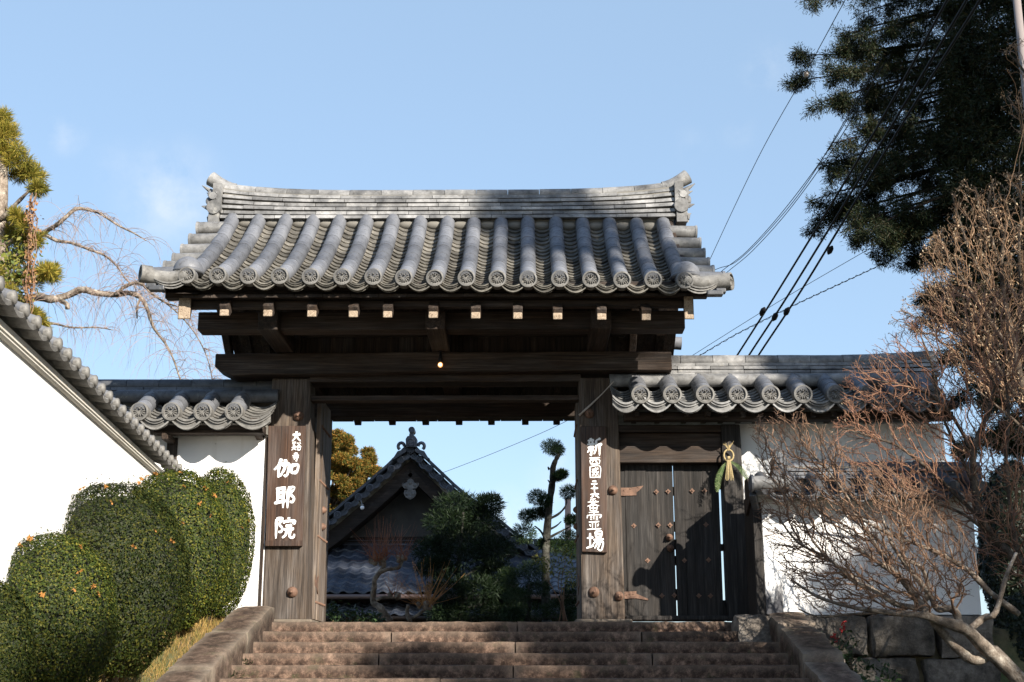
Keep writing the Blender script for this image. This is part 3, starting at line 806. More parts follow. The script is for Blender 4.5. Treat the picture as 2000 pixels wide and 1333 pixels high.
# star hinge seen on the jamb
# ------------------------------------------------------------------ name boards with brush lettering
G = {
'大': [[(1, 6.5), (5, 6.7), (9, 7.1)], [(5.1, 9.6), (4.6, 6), (3.2, 3.2), (.8, .8)], [(4.9, 6.2), (6.5, 3.5), (9.5, .9)]],
'谿': [[(1, 9.3), (4.5, 9.6)], [(1.2, 8.5), (1.6, 7.8)], [(2.7, 8.7), (2.8, 8)], [(4.3, 8.9), (3.9, 8)], [(3, 7.6), (1.8, 6.6), (3.4, 6.2), (1.6, 5)], [(1.6, 4.9), (4.6, 5.2)], [(.4, 3.8), (5, 4.1)], [(2.8, 5.5), (2.4, 3), (.3, .8)], [(2.8, 3.4), (3.8, 2), (5, 1.2)],
       [(6.6, 9.2), (5.6, 7.6)], [(8, 9.2), (9.4, 7.8)], [(7.5, 8), (6.8, 6), (5, 4.6)], [(7.4, 7.2), (8.6, 5.4), (9.9, 4.6)], [(6.2, 3.8), (6.3, .8)], [(6.2, 3.8), (8.9, 4), (8.7, 1)], [(6.3, 1), (8.8, 1.2)]],
'寺': [[(2.5, 8.3), (7.5, 8.6)], [(5, 9.8), (5, 6.4)], [(.8, 6.2), (9.2, 6.6)], [(1.2, 4.3), (9, 4.6)], [(6.4, 5.8), (6.4, 1), (5, 1.4)], [(3, 3.4), (4.2, 2.4)]],
'伽': [[(3, 9.6), (2, 6.5), (.2, 4.2)], [(2.1, 6.4), (2, 3), (2.1, .5)], [(3, 6.6), (6, 7), (5.8, 3), (5, 1.2), (4.2, 1.8)], [(4.6, 9.3), (4.4, 5), (2.6, 1)], [(7, 6.2), (7.2, 2.4)], [(7, 6.2), (9.7, 6.5), (9.2, 2.6)], [(7.2, 2.8), (9.3, 3)]],
'耶': [[(.6, 8.8), (5.4, 9.2)], [(1.6, 8.8), (1.6, 2.8)], [(4.4, 9.1), (4.4, .3)], [(1.7, 7), (4.3, 7.2)], [(1.7, 5), (4.3, 5.2)], [(0, 2.4), (5.6, 3.6)], [(6.5, 8.8), (9.2, 9.2), (7.8, 6.6), (9.5, 4.8), (9, 3), (7.6, 3.2)], [(6.6, 8.8), (6.6, .2)]],
'院': [[(.8, 9), (3.6, 9.3), (2.4, 6.8), (3.8, 5), (3.2, 3.2), (2, 3.6)], [(.9, 9), (.9, .3)], [(6.8, 9.9), (7, 8.8)], [(4.6, 8.4), (4.5, 7)], [(4.6, 8), (9.6, 8.3), (9, 6.9)], [(5.4, 6), (8.6, 6.2)], [(4.4, 4.4), (9.6, 4.7)], [(6.2, 4.4), (5.6, 2), (4, .6)], [(7.7, 4.5), (7.7, 1.2), (9.4, .8), (9.8, 2.4)]],
'新': [[(2.6, 9.8), (2.9, 8.8)], [(.8, 8.3), (4.8, 8.7)], [(1.6, 7.8), (2.1, 6.8)], [(4, 8), (3.4, 6.8)], [(.4, 6.2), (5.2, 6.6)], [(.8, 4.4), (4.9, 4.8)], [(2.9, 6.3), (2.9, .4), (2.1, 1)], [(2.6, 4.2), (.5, 1.8)], [(3.2, 4), (4.6, 2.6)], [(8.9, 9.6), (6, 8.4)], [(6.1, 8.5), (6, 4), (4.6, .8)], [(6.1, 6), (9.8, 6.4)], [(8.2, 6.2), (8.1, 0)]],
'西': [[(.6, 9), (9.4, 9.4)], [(1.2, 6.4), (1.6, .8)], [(1.2, 6.3), (8.8, 6.6), (8.4, .8)], [(4, 9), (3.6, 4.6), (2.6, 3)], [(6, 9.2), (6, 3.8), (7.6, 3.6)], [(1.6, 1.2), (8.5, 1.4)]],
'國': [[(1, 9.2), (1, .4)], [(1, 9.2), (9.2, 9.4), (9, .3)], [(1.1, .9), (9, 1.1)], [(2.4, 7.2), (7.8, 7.4)], [(2.8, 5.8), (2.9, 4.2)], [(2.8, 5.8), (5, 5.9), (4.9, 4.3)], [(2.9, 4.3), (4.9, 4.4)], [(2.3, 2.6), (5.2, 3.2)], [(5.6, 8.8), (6.2, 4.6), (8, 2.2)], [(7.8, 5.6), (6.6, 3.2), (5, 2)], [(7, 8.4), (7.7, 7.9)]],
'二': [[(2, 7.5), (8, 8)], [(.6, 2), (9.4, 2.6)]],
'十': [[(.6, 5.6), (9.4, 6.2)], [(5, 9.6), (5, .4)]],
'六': [[(5, 9.8), (5.2, 7.8)], [(.8, 6.4), (9.2, 6.9)], [(3.8, 5), (2.8, 2.6), (.8, .6)], [(6, 5), (7.6, 3), (9.4, 1)]],
'番': [[(7, 9.8), (3, 9)], [(2.8, 8.6), (3.4, 7.6)], [(5, 9.2), (5, 4.6)], [(7.2, 8.6), (6.2, 7.4)], [(.8, 7.1), (9.4, 7.4)], [(4.8, 7), (3, 5), (.4, 3.8)], [(5.2, 7), (7, 5.2), (9.8, 4.2)], [(2.4, 4.4), (2.6, .2)], [(2.4, 4.4), (7.8, 4.6), (7.6, .2)], [(2.6, 2.4), (7.6, 2.6)], [(5, 4.4), (5, .6)], [(2.6, .5), (7.7, .6)]],
'霊': [[(1.8, 9.5), (8.2, 9.8)], [(1, 8.2), (.6, 6.4)], [(1, 8), (9.4, 8.3), (8.8, 6.6)], [(5, 9.6), (5, 5.6)], [(2.6, 7.1), (3.9, 6.9)], [(2.5, 6), (3.8, 5.8)], [(6.2, 7.2), (7.6, 7)], [(6.2, 6.1), (7.6, 5.9)], [(1.6, 4.4), (8.4, 4.7)], [(4, 4.4), (4, .8)], [(6, 4.5), (6, .8)], [(2.2, 3.3), (2.8, 1.9)], [(8, 3.5), (7.2, 2)], [(.4, .5), (9.6, .9)]],
'場': [[(.4, 6.4), (4, 6.8)], [(2.2, 9), (2.2, 2)], [(0, 1.4), (4.2, 2.8)], [(5.2, 9.6), (5.3, 6.8)], [(5.2, 9.6), (8.6, 9.8), (8.4, 6.9)], [(5.3, 8.3), (8.4, 8.4)], [(5.3, 6.9), (8.5, 7)], [(4, 5.6), (9.8, 5.9)], [(5.6, 5.4), (3.6, 3)], [(5.4, 4.2), (9.2, 4.5), (8.6, .8), (7.4, .2), (6.8, .9)], [(6.4, 4.2), (4.6, 1.2)], [(7.8, 4.2), (6.2, .6)]],
}
def glyph(mb, ch, cx, cz, w, h, y, pen, rg):
    for q, st in enumerate(G[ch]):
        P = [Vector((cx + (a / 10 - .5) * w, 0, cz + (b / 10 - .5) * h)) for a, b in st]
        pts = []
        for i in range(len(P) - 1):
            p0 = P[max(i - 1, 0)]; p1 = P[i]; p2 = P[i + 1]; p3 = P[min(i + 2, len(P) - 1)]
            for k in range(5):
                t = k / 5
                pts.append(.5 * (2 * p1 + (p2 - p0) * t + (2 * p0 - 5 * p1 + 4 * p2 - p3) * t * t + (3 * p1 - p0 - 3 * p2 + p3) * t ** 3) if len(P) > 2 else p1.lerp(p2, t))
        pts.append(P[-1]); n = len(pts); L = []; Rr = []
        down = (P[-1] - P[0]).z < -.3 * (P[-1] - P[0]).length
        for i, p in enumerate(pts):
            d = (pts[min(i + 1, n - 1)] - pts[max(i - 1, 0)]).normalized(); nn = Vector((-d.z, 0, d.x))
            u = i / (n - 1)
            wd = pen * (1.05 - .25 * math.sin(u * math.pi)) * (lerp(1.15, .55, u) if down else lerp(.85, 1.2, u)) * rg.uniform(.9, 1.1)
            if i == 0 or i == n - 1: wd *= .55
            yy = y - .0015 - q * .00025
            L.append((p.x + nn.x * wd / 2, yy, p.z + nn.z * wd / 2)); Rr.append((p.x - nn.x * wd / 2, yy, p.z - nn.z * wd / 2))
        mb.grid([L, Rr])
def name_board(corners, Y, th, label, chars):
    TLc, TRc, BRc, BLc = [at(px, py, Y) for px, py in corners]
    root = thing('name_board', label, 'sign', ((BLc.x + BRc.x) / 2, Y + th, BLc.z))
    mb = MB(); b_ = Vector((0, th, 0))
    n = 3
    cs = [TLc, TRc, BRc, BLc]
    mb.add(cs + [c + b_ for c in cs], [(0, 3, 2, 1), (4, 5, 6, 7), (0, 1, 5, 4), (1, 2, 6, 5), (2, 3, 7, 6), (3, 0, 4, 7)])
    bd = mb.build('board', M['board'], root, bevel=.006)
    rg = random.Random(5)
    for ch, px, py, w, h, pen in chars:
        lt = MB(); c = at(px, py, Y); m_ = mpp(px, py, Y); glyph(lt, ch, c.x, c.z, w * m_, h * m_ * 1.02, Y, pen * 1.12 * m_, rg)
        lt.build('character', M['white'], root, fix=False)
    return root
nb = name_board(((524, 832), (597, 832), (590, 1067), (519, 1067)), -.045, .043, 'brown wooden name board with six white brushed characters on the sunlit post', [
    ('大', 579, 853, 19, 22, 4.2), ('谿', 579, 872.5, 20, 18, 2.2), ('寺', 577.5, 893, 15, 19, 3.0), ('伽', 559, 915, 49, 40, 6.6), ('耶', 556, 972, 40, 43, 6.6), ('院', 556, 1032, 40, 42, 6.0)])
mb = MB(); q0, q1 = at(519, 1056, -.052), at(591, 1067, -.052)
mb.span((q0.x, -.058, q1.z), (q1.x - .004, -.044, q0.z)); mb.build('bottom_batten', M['board'], nb, bevel=.003)
name_board(((1134, 833), (1184, 833), (1186, 1080), (1137, 1078)), -.045, .043, 'narrow brown name board with nine white brushed characters on the shaded post', [
    ('新', 1161, 873, 31, 35, 4.6), ('西', 1161.5, 901, 24, 15, 2.3), ('國', 1162, 922.5, 24, 25, 2.2), ('二', 1160.5, 943, 14, 9, 3.0), ('十', 1161, 955.5, 16, 15, 3.2), ('六', 1161.5, 968, 20, 12, 3.2), ('番', 1158.5, 986.5, 25, 25, 2.0), ('霊', 1160, 1018, 30, 36, 2.5), ('場', 1162.5, 1057, 35, 38, 4.0)])
# bare bulb under the main beam
p = at(860, 713, -.2)
lamp = thing('light_bulb', 'small glowing bare light bulb hanging under the main beam of the gate', 'lamp', (p.x, p.y, p.z))
MB().lathe([(.016, .03), (.02, .034), (.022, .075), (.014, .085), (.01, .16)], p, n=14).build('socket', M['black'], lamp, auto=40)
mbulb, t, b = newmat('glass_glow'); b.inputs["Base Color"].default_value = (.9, .6, .35, 1); b.inputs["Roughness"].default_value = .1
b.inputs["Emission Color"].default_value = (1, .42, .14, 1); b.inputs["Emission Strength"].default_value = .7
MB().ball(p, .027, 16, 12, (1, 1, 1.1)).build('bulb', mbulb, lamp, smooth=True)
mfil, t, b = newmat('filament'); b.inputs["Emission Color"].default_value = (1, .75, .45, 1); b.inputs["Emission Strength"].default_value = 12
MB().ball((p.x, p.y - .03, p.z - .004), .012, 8, 6).build('filament', mfil, lamp, smooth=True)
# slanting conduit on the right-hand post
cdt = MB().tube([at(1131, 812, -.03), at(1152, 793, -.05), at(1176, 770, -.08), at(1198, 746, -.3)], [.013, .012, .007, .006], 8)
cdt.build('conduit', plain('grey_conduit', (.35, .31, .27), .6), gate, smooth=True)

# ------------------------------------------------------------------ walls beside the gate
def small_roof(root, pxd, py_d, pxs_top, py_top, Yd, Yt, ridge_px, ridge_y0, ridge_y1, Yr, ncr, mats, r=.095, lip=.11, curve=lambda x: 0, xa=None, xb=None, seed=0):
    """tiled coping: disc centres pxd at height py_d, row tops at py_top, ridge between pixel rows"""
    discs = [at(px, py, Yd) for px, py in zip(pxd, py_d)]
    zt = at(pxs_top, py_top, Yt).z
    zd = sum(d.z for d in discs) / len(discs)
    prof = bez((Yd, zd), ((Yd + Yt) / 2, lerp(zd, zt, .42)), (Yt, zt))
    xs = [d.x for d in discs]; pit = (xs[-1] - xs[0]) / (len(xs) - 1)
    allx = ([xa] if xa is not None else []) + xs + ([xb] if xb is not None else [])
    rf = pan_slope(allx, prof, 6, lambda x: 0, .05, .085, .03, lip, 10).build('roof', mats[0], root, fix=False)
    r0 = None
    for x, d in zip(xs, discs):
        if r0 is None:
            r0 = roll_mesh(prof, 3, r, 0, x, 16).build('round_tile_row', mats[1], rf, auto=40)
            dm = disc_mesh(r * 1.06); dm.v = [(a + x, b_ + Yd - .03, c + zd) for a, b_, c in dm.v]
            d0 = dm.build('eave_disc', M['disc'], rf, auto=35); x0 = x
        else:
            copy_child(r0, rf, (x - x0, 0, 0)); copy_child(d0, rf, (x - x0, 0, 0))
    # fillets and ridge
    mb = MB()
    for a, b_ in zip(allx[:-1], allx[1:]):
        mb.tube([(a + .02, Yt - .04, zt + .0), (b_ - .02, Yt - .04, zt + .0)], .075, 14)
    mb.build('ridge_fillet', mats[2], rf, auto=40)
    rx0, rx1 = ridge_px
    z0, z1 = at(1030, ridge_y0, Yr - .16).z, at(1030, ridge_y1, Yr).z
    ridge_courses(MB(), rx0, rx1, Yr, z0, z1 - .09, curve, ncr, .2, .13, .37, seed).build('ridge', mats[2], rf)
    ridge_core(MB(), rx0 + .01, rx1 - .01, Yr, z0 - .1, z1 - .1, curve, .11).build('ridge_core', M['clay'], rf)
    cap_tiles(MB(), rx0, rx1, Yr, z1 - .07, curve, .085, .36, seed).build('ridge_cap', mats[2], rf, auto=40)
    # back slope, closing the coping
    mb = MB(); mb.grid([[(rx0, Yr + .1, zt + .02), (rx1, Yr + .1, zt + .02)], [(rx0, Yr + .75, zd), (rx1, Yr + .75, zd)], [(rx0, Yr + .75, zd - .08), (rx1, Yr + .75, zd - .08)], [(rx0, Yd + .05, zd - .12), (rx1, Yd + .05, zd - .12)]])
    mb.build('rear_slope', mats[0], rf)
    return rf, zd
# left-hand wall
wl = thing('plaster_wall', 'short white plaster wall with dark tiled coping joining the left gate post', 'wall', (-3.6, .1, 0))
small_roof(wl, (273, 335, 397, 458), (807, 805.5, 804, 802), 400, 776, -.47, .0, (-5.6, -2.84), 778, 742, .25, 3,
           (M['disc'], M['roll'], M['darktile']), xa=-4.55, xb=-2.72, seed=11)
zb = at(430, 846, -.3).z
MB().span((at(300, 840, -.3).x, -.3, zb), (-2.84, -.14, zb + .085)).build('eave_beam', M['old_x'], wl, bevel=.01)
MB().span((-5.6, -.12, zb + .02), (-2.84, .35, zb + .12)).build('eave_soffit', M['clay'], wl)
mb = MB(); c = at(514, 838, -.3)
mb.bar((-2.93, -.4, zb + .1), (-2.93, .05, zb + .02), .09, .11); mb.build('eave_bracket', M['old_y'], wl, bevel=.01)
mb = MB(); x_ = at(326, 850, -.25).x
mb.bar((x_, -.34, zb - .04), (x_, .02, zb - .04), .07, .07); mb.build('eave_bracket', M['old_y'], wl, bevel=.008)
MB().span((-5.6, .0, -.25), (-2.83, .4, zb + .05)).build('wall_body', M['plaster'], wl)
xp = at(338, 880, -.02).x
MB().span((xp - .07, -.03, .1), (xp + .045, -.002, zb)).build('wall_post', M['old_z'], wl, bevel=.006)
xq = at(512, 1000, -.03).x
MB().span((-2.87, -.015, 0.0), (-2.838, .2, zb)).build('wall_post', M['old_z'], wl, bevel=.005)
# the long wall running towards the viewer on the left
DIR = Vector((.1, -1, 0)).normalized()         # towards the viewer
NRM = Vector((1, .1, 0)).normalized()          # faces the steps
dw = thing('plaster_wall', 'long white plaster wall with scalloped grey tiled eave slanting along the left', 'wall', (-4.2, -3, 0))
E0 = at(350, 912, -.25)
def dpt(s, n, z): return Vector((E0.x, E0.y, 0)) + DIR * s + NRM * n + Vector((0, 0, z))
Ls = 11.0
def dz_e(s): return E0.z - .022
FACE = -.115                                    # wall face lies behind the eave edge
mb = MB()
def dslab(mb, s0, s1, n0, n1, z0, z1, sl=0):
    vs = []
    for s in (s0, s1):
        for n_, z in ((n0, z0), (n1, z0), (n1, z1), (n0, z1)): vs.append(dpt(s, n_, z + sl * s))
    mb.add(vs, [(0, 1, 2, 3), (7, 6, 5, 4), (0, 4, 5, 1), (1, 5, 6, 2), (2, 6, 7, 3), (3, 7, 4, 0)])
dslab(mb, 0, Ls, FACE - .4, FACE, -1.2, E0.z - .09)
mb.build('wall_body', M['plaster'], dw)
# moulding under the eave: follows the wall, stepped
mb = MB()
prof2 = [(FACE - .02, -.21), (FACE + .02, -.207), (FACE + .034, -.196), (FACE + .034, -.184), (FACE + .044, -.178), (FACE + .045, -.166), (FACE + .02, -.155), (FACE - .02, -.154)]
prof2 = [(n_, z + E0.z + .0) for n_, z in prof2]
V = [dpt(s, n_, z) for s in (0, Ls) for n_, z in prof2]; k8 = len(prof2)
mb.add(V, [(i, (i + 1) % k8, k8 + (i + 1) % k8, k8 + i) for i in range(k8)] + [tuple(range(k8)), tuple(range(2 * k8 - 1, k8 - 1, -1))])
mb.build('moulding', M['mould'], dw)
# soffit of the eave: rows of flat under-tiles with scalloped front
PIT = .285
nT = int(Ls / PIT)
pan, rl, en = MB(), MB(), MB()
def dprof(u):   # u from eave (0) to ridge (1): n inward and z up
    return (-.55 * u, .19 * u)
pan_list = []
for k in range(nT):
    s0, s1 = k * PIT, (k + 1) * PIT
    rows_ = []
    for u in (0, .33, .66, 1):
        n_, z = dprof(u); row = []
        for q in range(9):
            v = q / 8; s = lerp(s0, s1, v)
            row.append(dpt(s, n_ + .01, z + dz_e(s) - .04 * (1 - (2 * v - 1) ** 2)))
        rows_.append(row)
    low = [p - Vector((0, 0, .03)) for p in rows_[0]]; deep = [dpt(0, 0, 0) * 0 + p - NRM * .12 + Vector((0, 0, .012)) for p in low]
    pan.grid([deep, low, rows_[0], rows_[1], rows_[2], rows_[3]])
    # roll with a rounded pendant end: the sawtooth the eye sees
    sc = s0
    a = dpt(sc, .012, dz_e(sc) + .01); b_ = dpt(sc, -.55, dz_e(sc) + .20)
    rl.tube([lerp(a, b_, t_) for t_ in (0, .2, .21, .5, .51, .8, 1)], [.038, .037, .035, .036, .034, .035, .034], 12)
    e_ = MB(); 
    en_o = MB()
    en_o.lathe([(.04, -.03), (.045, .0), (.043, .01), (.035, .016), (.02, .02), (.003, .021)], a, NRM, 20)
    pan_list.append((en_o, sc))
pan.build('roof', M['disc'], dw, fix=False)
dro = [o for o in dw.children if o.name.startswith('roof')][0]
rl.build('round_tile_rows', M['roll'], dro, auto=40)
eo = None
for en_o, sc in pan_list:
    if eo is None: eo = en_o.build('eave_disc', M['disc'], dro, auto=40); p0 = dpt(sc, .012, dz_e(sc) + .01)
    else: copy_child(eo, dro, tuple(dpt(sc, .012, dz_e(sc) + .01) - p0))
mb = MB(); dslab(mb, 0, Ls, -.75, -.5, E0.z + .02, E0.z + .2); mb.build('ridge', M['darktile'], dro)
mb = MB(); mb.tube([dpt(0, -.66, E0.z + .22), dpt(Ls, -.66, E0.z + .22)], .085, 12); mb.build('ridge_cap', M['darktile'], dro, auto=40)
# rafter tails between moulding and tiles
mb = MB()
for k in range(nT):
    s = k * PIT + PIT * .5
    c = dpt(s, FACE + .012, E0.z - .15); mb.box(c, (.022, .035, .02))
mb.build('eave_block', plain('ochre_clay', (.5, .33, .16), .9), dw)

# right-hand wall with the side door
wr = thing('gate_wing_wall', 'white plaster wing wall with side door and tiled coping right of the gate', 'wall', (2.6, .1, 0))
cr = lambda x: .05 * max(0, (x - 3.1) / 1.5) ** 2.5
small_roof(wr, (1251, 1313, 1377, 1441, 1505, 1568, 1632, 1695, 1758, 1821), (771,) * 10, 1400, 745, -.5, .03, (1.0, 4.6), 738, 698, .28, 4,
           (M['ridge'], M['roll'], M['ridge']), xa=at(1193, 770, -.5).x, xb=at(1850, 770, -.5).x, curve=cr, seed=5)
ze = at(1400, 822, -.2).z
MB().span((1.05, -.25, ze), (4.6, -.1, ze + .09)).build('eave_beam', M['old_x'], wr, bevel=.01)
ze2 = at(1400, 800, -.36).z
MB().span((1.05, -.44, ze2 + .0), (4.6, -.36, ze2 + .06)).build('eave_board', M['old_x'], wr, bevel=.006)
MB().span((1.05, -.36, ze2 + .062), (4.6, .4, ze2 + .09)).build('eave_soffit', M['old_y'], wr)
for px in (1243, 1290, 1343, 1383, 1417, 1452, 1486, 1520, 1556, 1590, 1630, 1670, 1710):
    c = at(px, 808, -.34); MB().span((c.x - .028, -.345, c.z - .028), (c.x + .028, .1, c.z + .03)).build('rafter', M['old_y'], wr, bevel=.004)
xw0 = at(1462, 1000, .15).x
MB().span((xw0 - .1, .15, -.2), (4.6, .5, ze + .03)).build('wall_body', M['plaster'], wr)
# posts and lintel of the side door
pa, pb_ = at(1424, 1208, .0), at(1466, 1208, .0); ta, tb = at(1403, 828, .0), at(1440, 828, .0)
mb = MB(); mb.add([(pa.x, 0, .0), (pb_.x, 0, .0), (pb_.x, .25, .0), (pa.x, .25, .0), (ta.x + .03, 0, ze), (tb.x + .03, 0, ze), (tb.x + .03, .25, ze), (ta.x + .03, .25, ze)],
                 [(0, 3, 2, 1), (4, 5, 6, 7), (0, 1, 5, 4), (1, 2, 6, 5), (2, 3, 7, 6), (3, 0, 4, 7)])
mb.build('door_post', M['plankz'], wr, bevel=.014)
l0, l1 = at(1205, 905, .05), at(1410, 872, .05)
MB().span((1.0, .03, l0.z), (l1.x, .26, l1.z)).build('door_lintel', M['old_x'], wr, bevel=.012)
MB().span((1.0, .12, l1.z), (l1.x + .02, .16, ze)).build('transom_panel', M['old_x'], wr)
MB().span((1.0, .03, at(1300, 845, .05).z), (l1.x, .12, ze + .0)).build('door_lintel', M['old_x'], wr, bevel=.012)
MB().span((1.04, .02, .0), (pa.x, .3, at(1300, 1203, .05).z)).build('threshold', M['plankz'], wr, bevel=.012)
DY = .16
dz0, dz1 = at(1300, 1199, DY).z, l0.z + .02
def dx(px): return at(px, 1060, DY).x
door = MB()
gz = lambda py: at(1300, py, DY).z
edges = [(1207, 1224, 0, 0), (1223.5, 1264.4, 0, 0), (1264, 1317.6, .0, 0), (1319, 1339.4, .0, .006), (1339, 1359.3, .0, .0012), (1358.9, 1376.6, .0, .0016), (1376.2, 1395.2, .0, .0004), (1394.8, 1408, .0, .0012)]
for a, b, ja, jb in edges:
    xa_, xb_ = dx(a), dx(b); ja *= .8; jb *= .8
    j = random.uniform(-.008, .008)
    zl = dz0 - .05 + random.uniform(.0, .015)
    def board(xa0, xb0, xa1, xb1, za, zb_):
        door.add([(xa0, DY + j, za), (xb0, DY + j, za), (xb0, DY + .035 + j, za), (xa0, DY + .035 + j, za), (xa1, DY + j, zb_), (xb1, DY + j, zb_), (xb1, DY + .035 + j, zb_), (xa1, DY + .035 + j, zb_)],
                 [(0, 3, 2, 1), (4, 5, 6, 7), (0, 1, 5, 4), (1, 2, 6, 5), (2, 3, 7, 6), (3, 0, 4, 7)])
    if a == 1224.5:
        board(xa_, xb_, xa_, xb_, zl, gz(1020)); board(xa_, dx(1253), xa_, dx(1253), gz(1020), gz(986)); board(dx(1256.5), xb_, dx(1256.5), xb_, gz(1020), gz(986)); board(xa_, xb_, xa_, xb_, gz(986), dz1)
    elif a == 1264.5:
        board(xa_, xb_ - .012, xa_, xb_, zl, gz(982)); board(xa_, dx(1297), xa_, dx(1297), gz(982), gz(971)); board(dx(1302), xb_, dx(1302), xb_, gz(982), gz(971)); board(xa_, xb_, xa_, xb_, gz(971), dz1)
    else:
        board(xa_ + jb, xb_ - jb, xa_ + ja * .2, xb_ - ja * .2, zl, dz1)
for ya_, yb2 in ((950, 964), (1018, 1038), (1058, 1073), (1085, 1104), (1150, 1166)):
    door.span((dx(1314), DY + .05, gz(yb2)), (dx(1324), DY + .075, gz(ya_)))
for ya_, yb2 in ((905, 955), (1062, 1076), (1172, 1210)):
    door.span((dx(1399), DY + .05, gz(yb2)), (dx(1414), DY + .075, gz(ya_)))
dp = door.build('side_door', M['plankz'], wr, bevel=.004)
for z in (gz(960), gz(1060), gz(1165)):
    MB().span((dx(1209), DY + .045, z - .04), (dx(1403), DY + .085, z + .04)).build('ledge', M['plankz'], dp, bevel=.005)
def diamond(px, py, r=5.6):
    c = at(px, py, DY - .012); r = r / 184; mb = MB()
    pts = []
    for k in range(8):
        a = k * math.pi / 4; q = r * (1 if k % 2 == 0 else .62); pts.append((math.cos(a) * q, math.sin(a) * q))
    mb.prism(pts, -.0, .004, 'xz', (c.x, c.y, c.z)); mb.ball((c.x, c.y - .004, c.z), r * .33, 8, 6)
    mb.build('door_stud', M['iron'], dp)
for px, py in ((1282, 961), (1305, 960), (1352, 959), (1376, 959), (1238, 1027), (1286, 1026), (1309, 1026), (1379, 1025), (1265, 1095), (1337, 1095), (1384, 1094), (1293, 1164), (1317, 1163), (1365, 1164), (1388, 1164)): diamond(px, py)
for px, py in ((1307, 1050), (1309, 1071)):
    nail_cover(at(px, py, DY - .01), 7 / 184, dp)
def strap(pts):
    P = [at(px, py, DY - .014) for px, py in pts]; mb = MB()
    mb.prism([(p.x, p.z) for p in P], DY - .016, DY - .009, 'xz')
    for u in (.2, .45, .75):
        c = lerp((P[0] + P[-1]) / 2, P[2], u); mb.ball((c.x, DY - .016, c.z), .008, 8, 6)
    mb.build('hinge_strap', M['iron'], dp)
strap(((1209, 953), (1232, 953), (1257, 949), (1250, 957), (1243, 962), (1243, 968), (1209, 969)))
strap(((1219, 1156), (1243, 1155), (1243, 1160), (1266, 1170), (1266, 1173), (1243, 1169), (1219, 1170)))
# straw new-year wreath hung on the door post
p = at(1423, 890, -.05)
wre = thing('straw_ornament', 'pale straw wreath with tassel and fern fronds hanging on the side door post', 'ornament', tuple(p))
straw = plain('pale_straw', (.26, .195, .085), .8, 0, (.42, .33, .17), 60, .2)
fern = leafmat('fern_fronds', [(.05, .09, .03), (.1, .15, .06), (.16, .2, .1)], .6, .2, .2)
s_ = 1 / 184
mb = MB(); 
for ph in (0, 2.1, 4.2):
    mb.tube([p + Vector((math.sin(a) * 9.5 * s_ + math.sin(a * 9 + ph) * .004 * math.sin(a), math.cos(a * 9 + ph) * .005, -math.cos(a) * 11.5 * s_ + math.sin(a * 9 + ph) * .004 * -math.cos(a))) for a in [2 * math.pi * k / 48 for k in range(49)]], .007, 6)
mb.build('wreath_ring', straw, wre, smooth=True)
mb = MB()
for k in range(34):
    a = random.uniform(-1, 1); top = p + Vector((a * .012, -.012, -.02)); bot = p + Vector((a * .05, -.016 + random.uniform(-.008, .008), -.26 + random.uniform(-.02, .02)))
    mb.tube([top, lerp(top, bot, .35), bot], [.004, .003, .003], 5)
mb.tube([p + Vector((-.014, -.012, -.03)), p + Vector((.014, -.012, -.03))], .02, 8)
mb.build('tassel', straw, wre)
mb = MB()
for k in range(12):
    a = random.uniform(-1, 1); b0 = p + Vector((0, -.01, .05)); mb.tube([b0, b0 + Vector((a * .03, 0, .05)), b0 + Vector((a * .07, 0, random.uniform(.06, .11)))], [.003, .003, .001], 4)
mb.build('straw_tips', straw, wre)
def frond(base, tip, bend, wmax, n=22):
    mb = MB(); base, tip = Vector(base), Vector(tip)
    def C_(t_): return base.lerp(tip, t_) + Vector((bend[0], 0, bend[1])) * (4 * t_ * (1 - t_))
    mb.tube([C_(k / 8) for k in range(9)], [.003 * (1 - k / 9) + .001 for k in range(9)], 5)
    for k in range(1, n):
        t_ = k / n; c = C_(t_); d = (C_(min(1, t_ + .02)) - C_(t_ - .02)).normalized(); nn = Vector((-d.z, 0, d.x))
        w = wmax * math.sin(math.pi * (1 - t_) ** .7 * .85 + .15) 
        for s in (-1, 1):
            e = c + nn * s * w + d * w * .5 + Vector((0, random.uniform(-.012, .012), -.006)); q = d * .0055
            mb.add([c - q, c + q, lerp(c, e, .6) + q * 1.1, e, lerp(c, e, .6) - q * .9], [(0, 1, 2, 3, 4)])
    return mb.build('fern_frond', fern, wre, fix=False)
frond(p + Vector((-.01, .01, -.06)), at(1402, 962, -.06), (-.035, .02), .04)
frond(p + Vector((.01, .01, -.06)), at(1462, 945, -.1), (.03, .03), .036)

# the lower wall in front on its stone base
lw = thing('low_plaster_wall', 'low white plaster wall with dark tiled cap on a stone base at the right', 'wall', (3.4, -.8, 0))
LY = -.95
a, b = at(1482, 1190, LY), at(1917, 1198, LY)
zb0, zt0 = at(1600, 1197, LY).z, at(1600, 968, LY).z
mst = _plaster('stained_plaster', stain=((.035, .035, .04), lambda t: tex(t, 1.3, 6, .7)))
MB().span((a.x + .1, LY, zb0 - .02), (b.x, LY + .5, zt0)).build('wall_body', M['plaster'], lw)
def _endstain():
    m, t, bb = newmat('damp_stained_plaster')
    c = t.nodes.new("ShaderNodeTexCoord"); s = t.nodes.new("ShaderNodeSeparateXYZ"); t.links.new(c.outputs["Object"], s.inputs[0])
    n = tex(t, 4, 6, .7, (1.5, 1, .5)); ad = t.nodes.new("ShaderNodeMath"); ad.operation = 'MULTIPLY_ADD'
    t.links.new(n, ad.inputs[0]); ad.inputs[1].default_value = 1.1; t.links.new(s.outputs["Z"], ad.inputs[2])
    col = ramp(t, ad.outputs[0], [(.72, (.05, .05, .055)), (.98, (.74, .73, .71))])
    t.links.new(col, bb.inputs["Base Color"]); bb.inputs["Roughness"].default_value = .9; return m
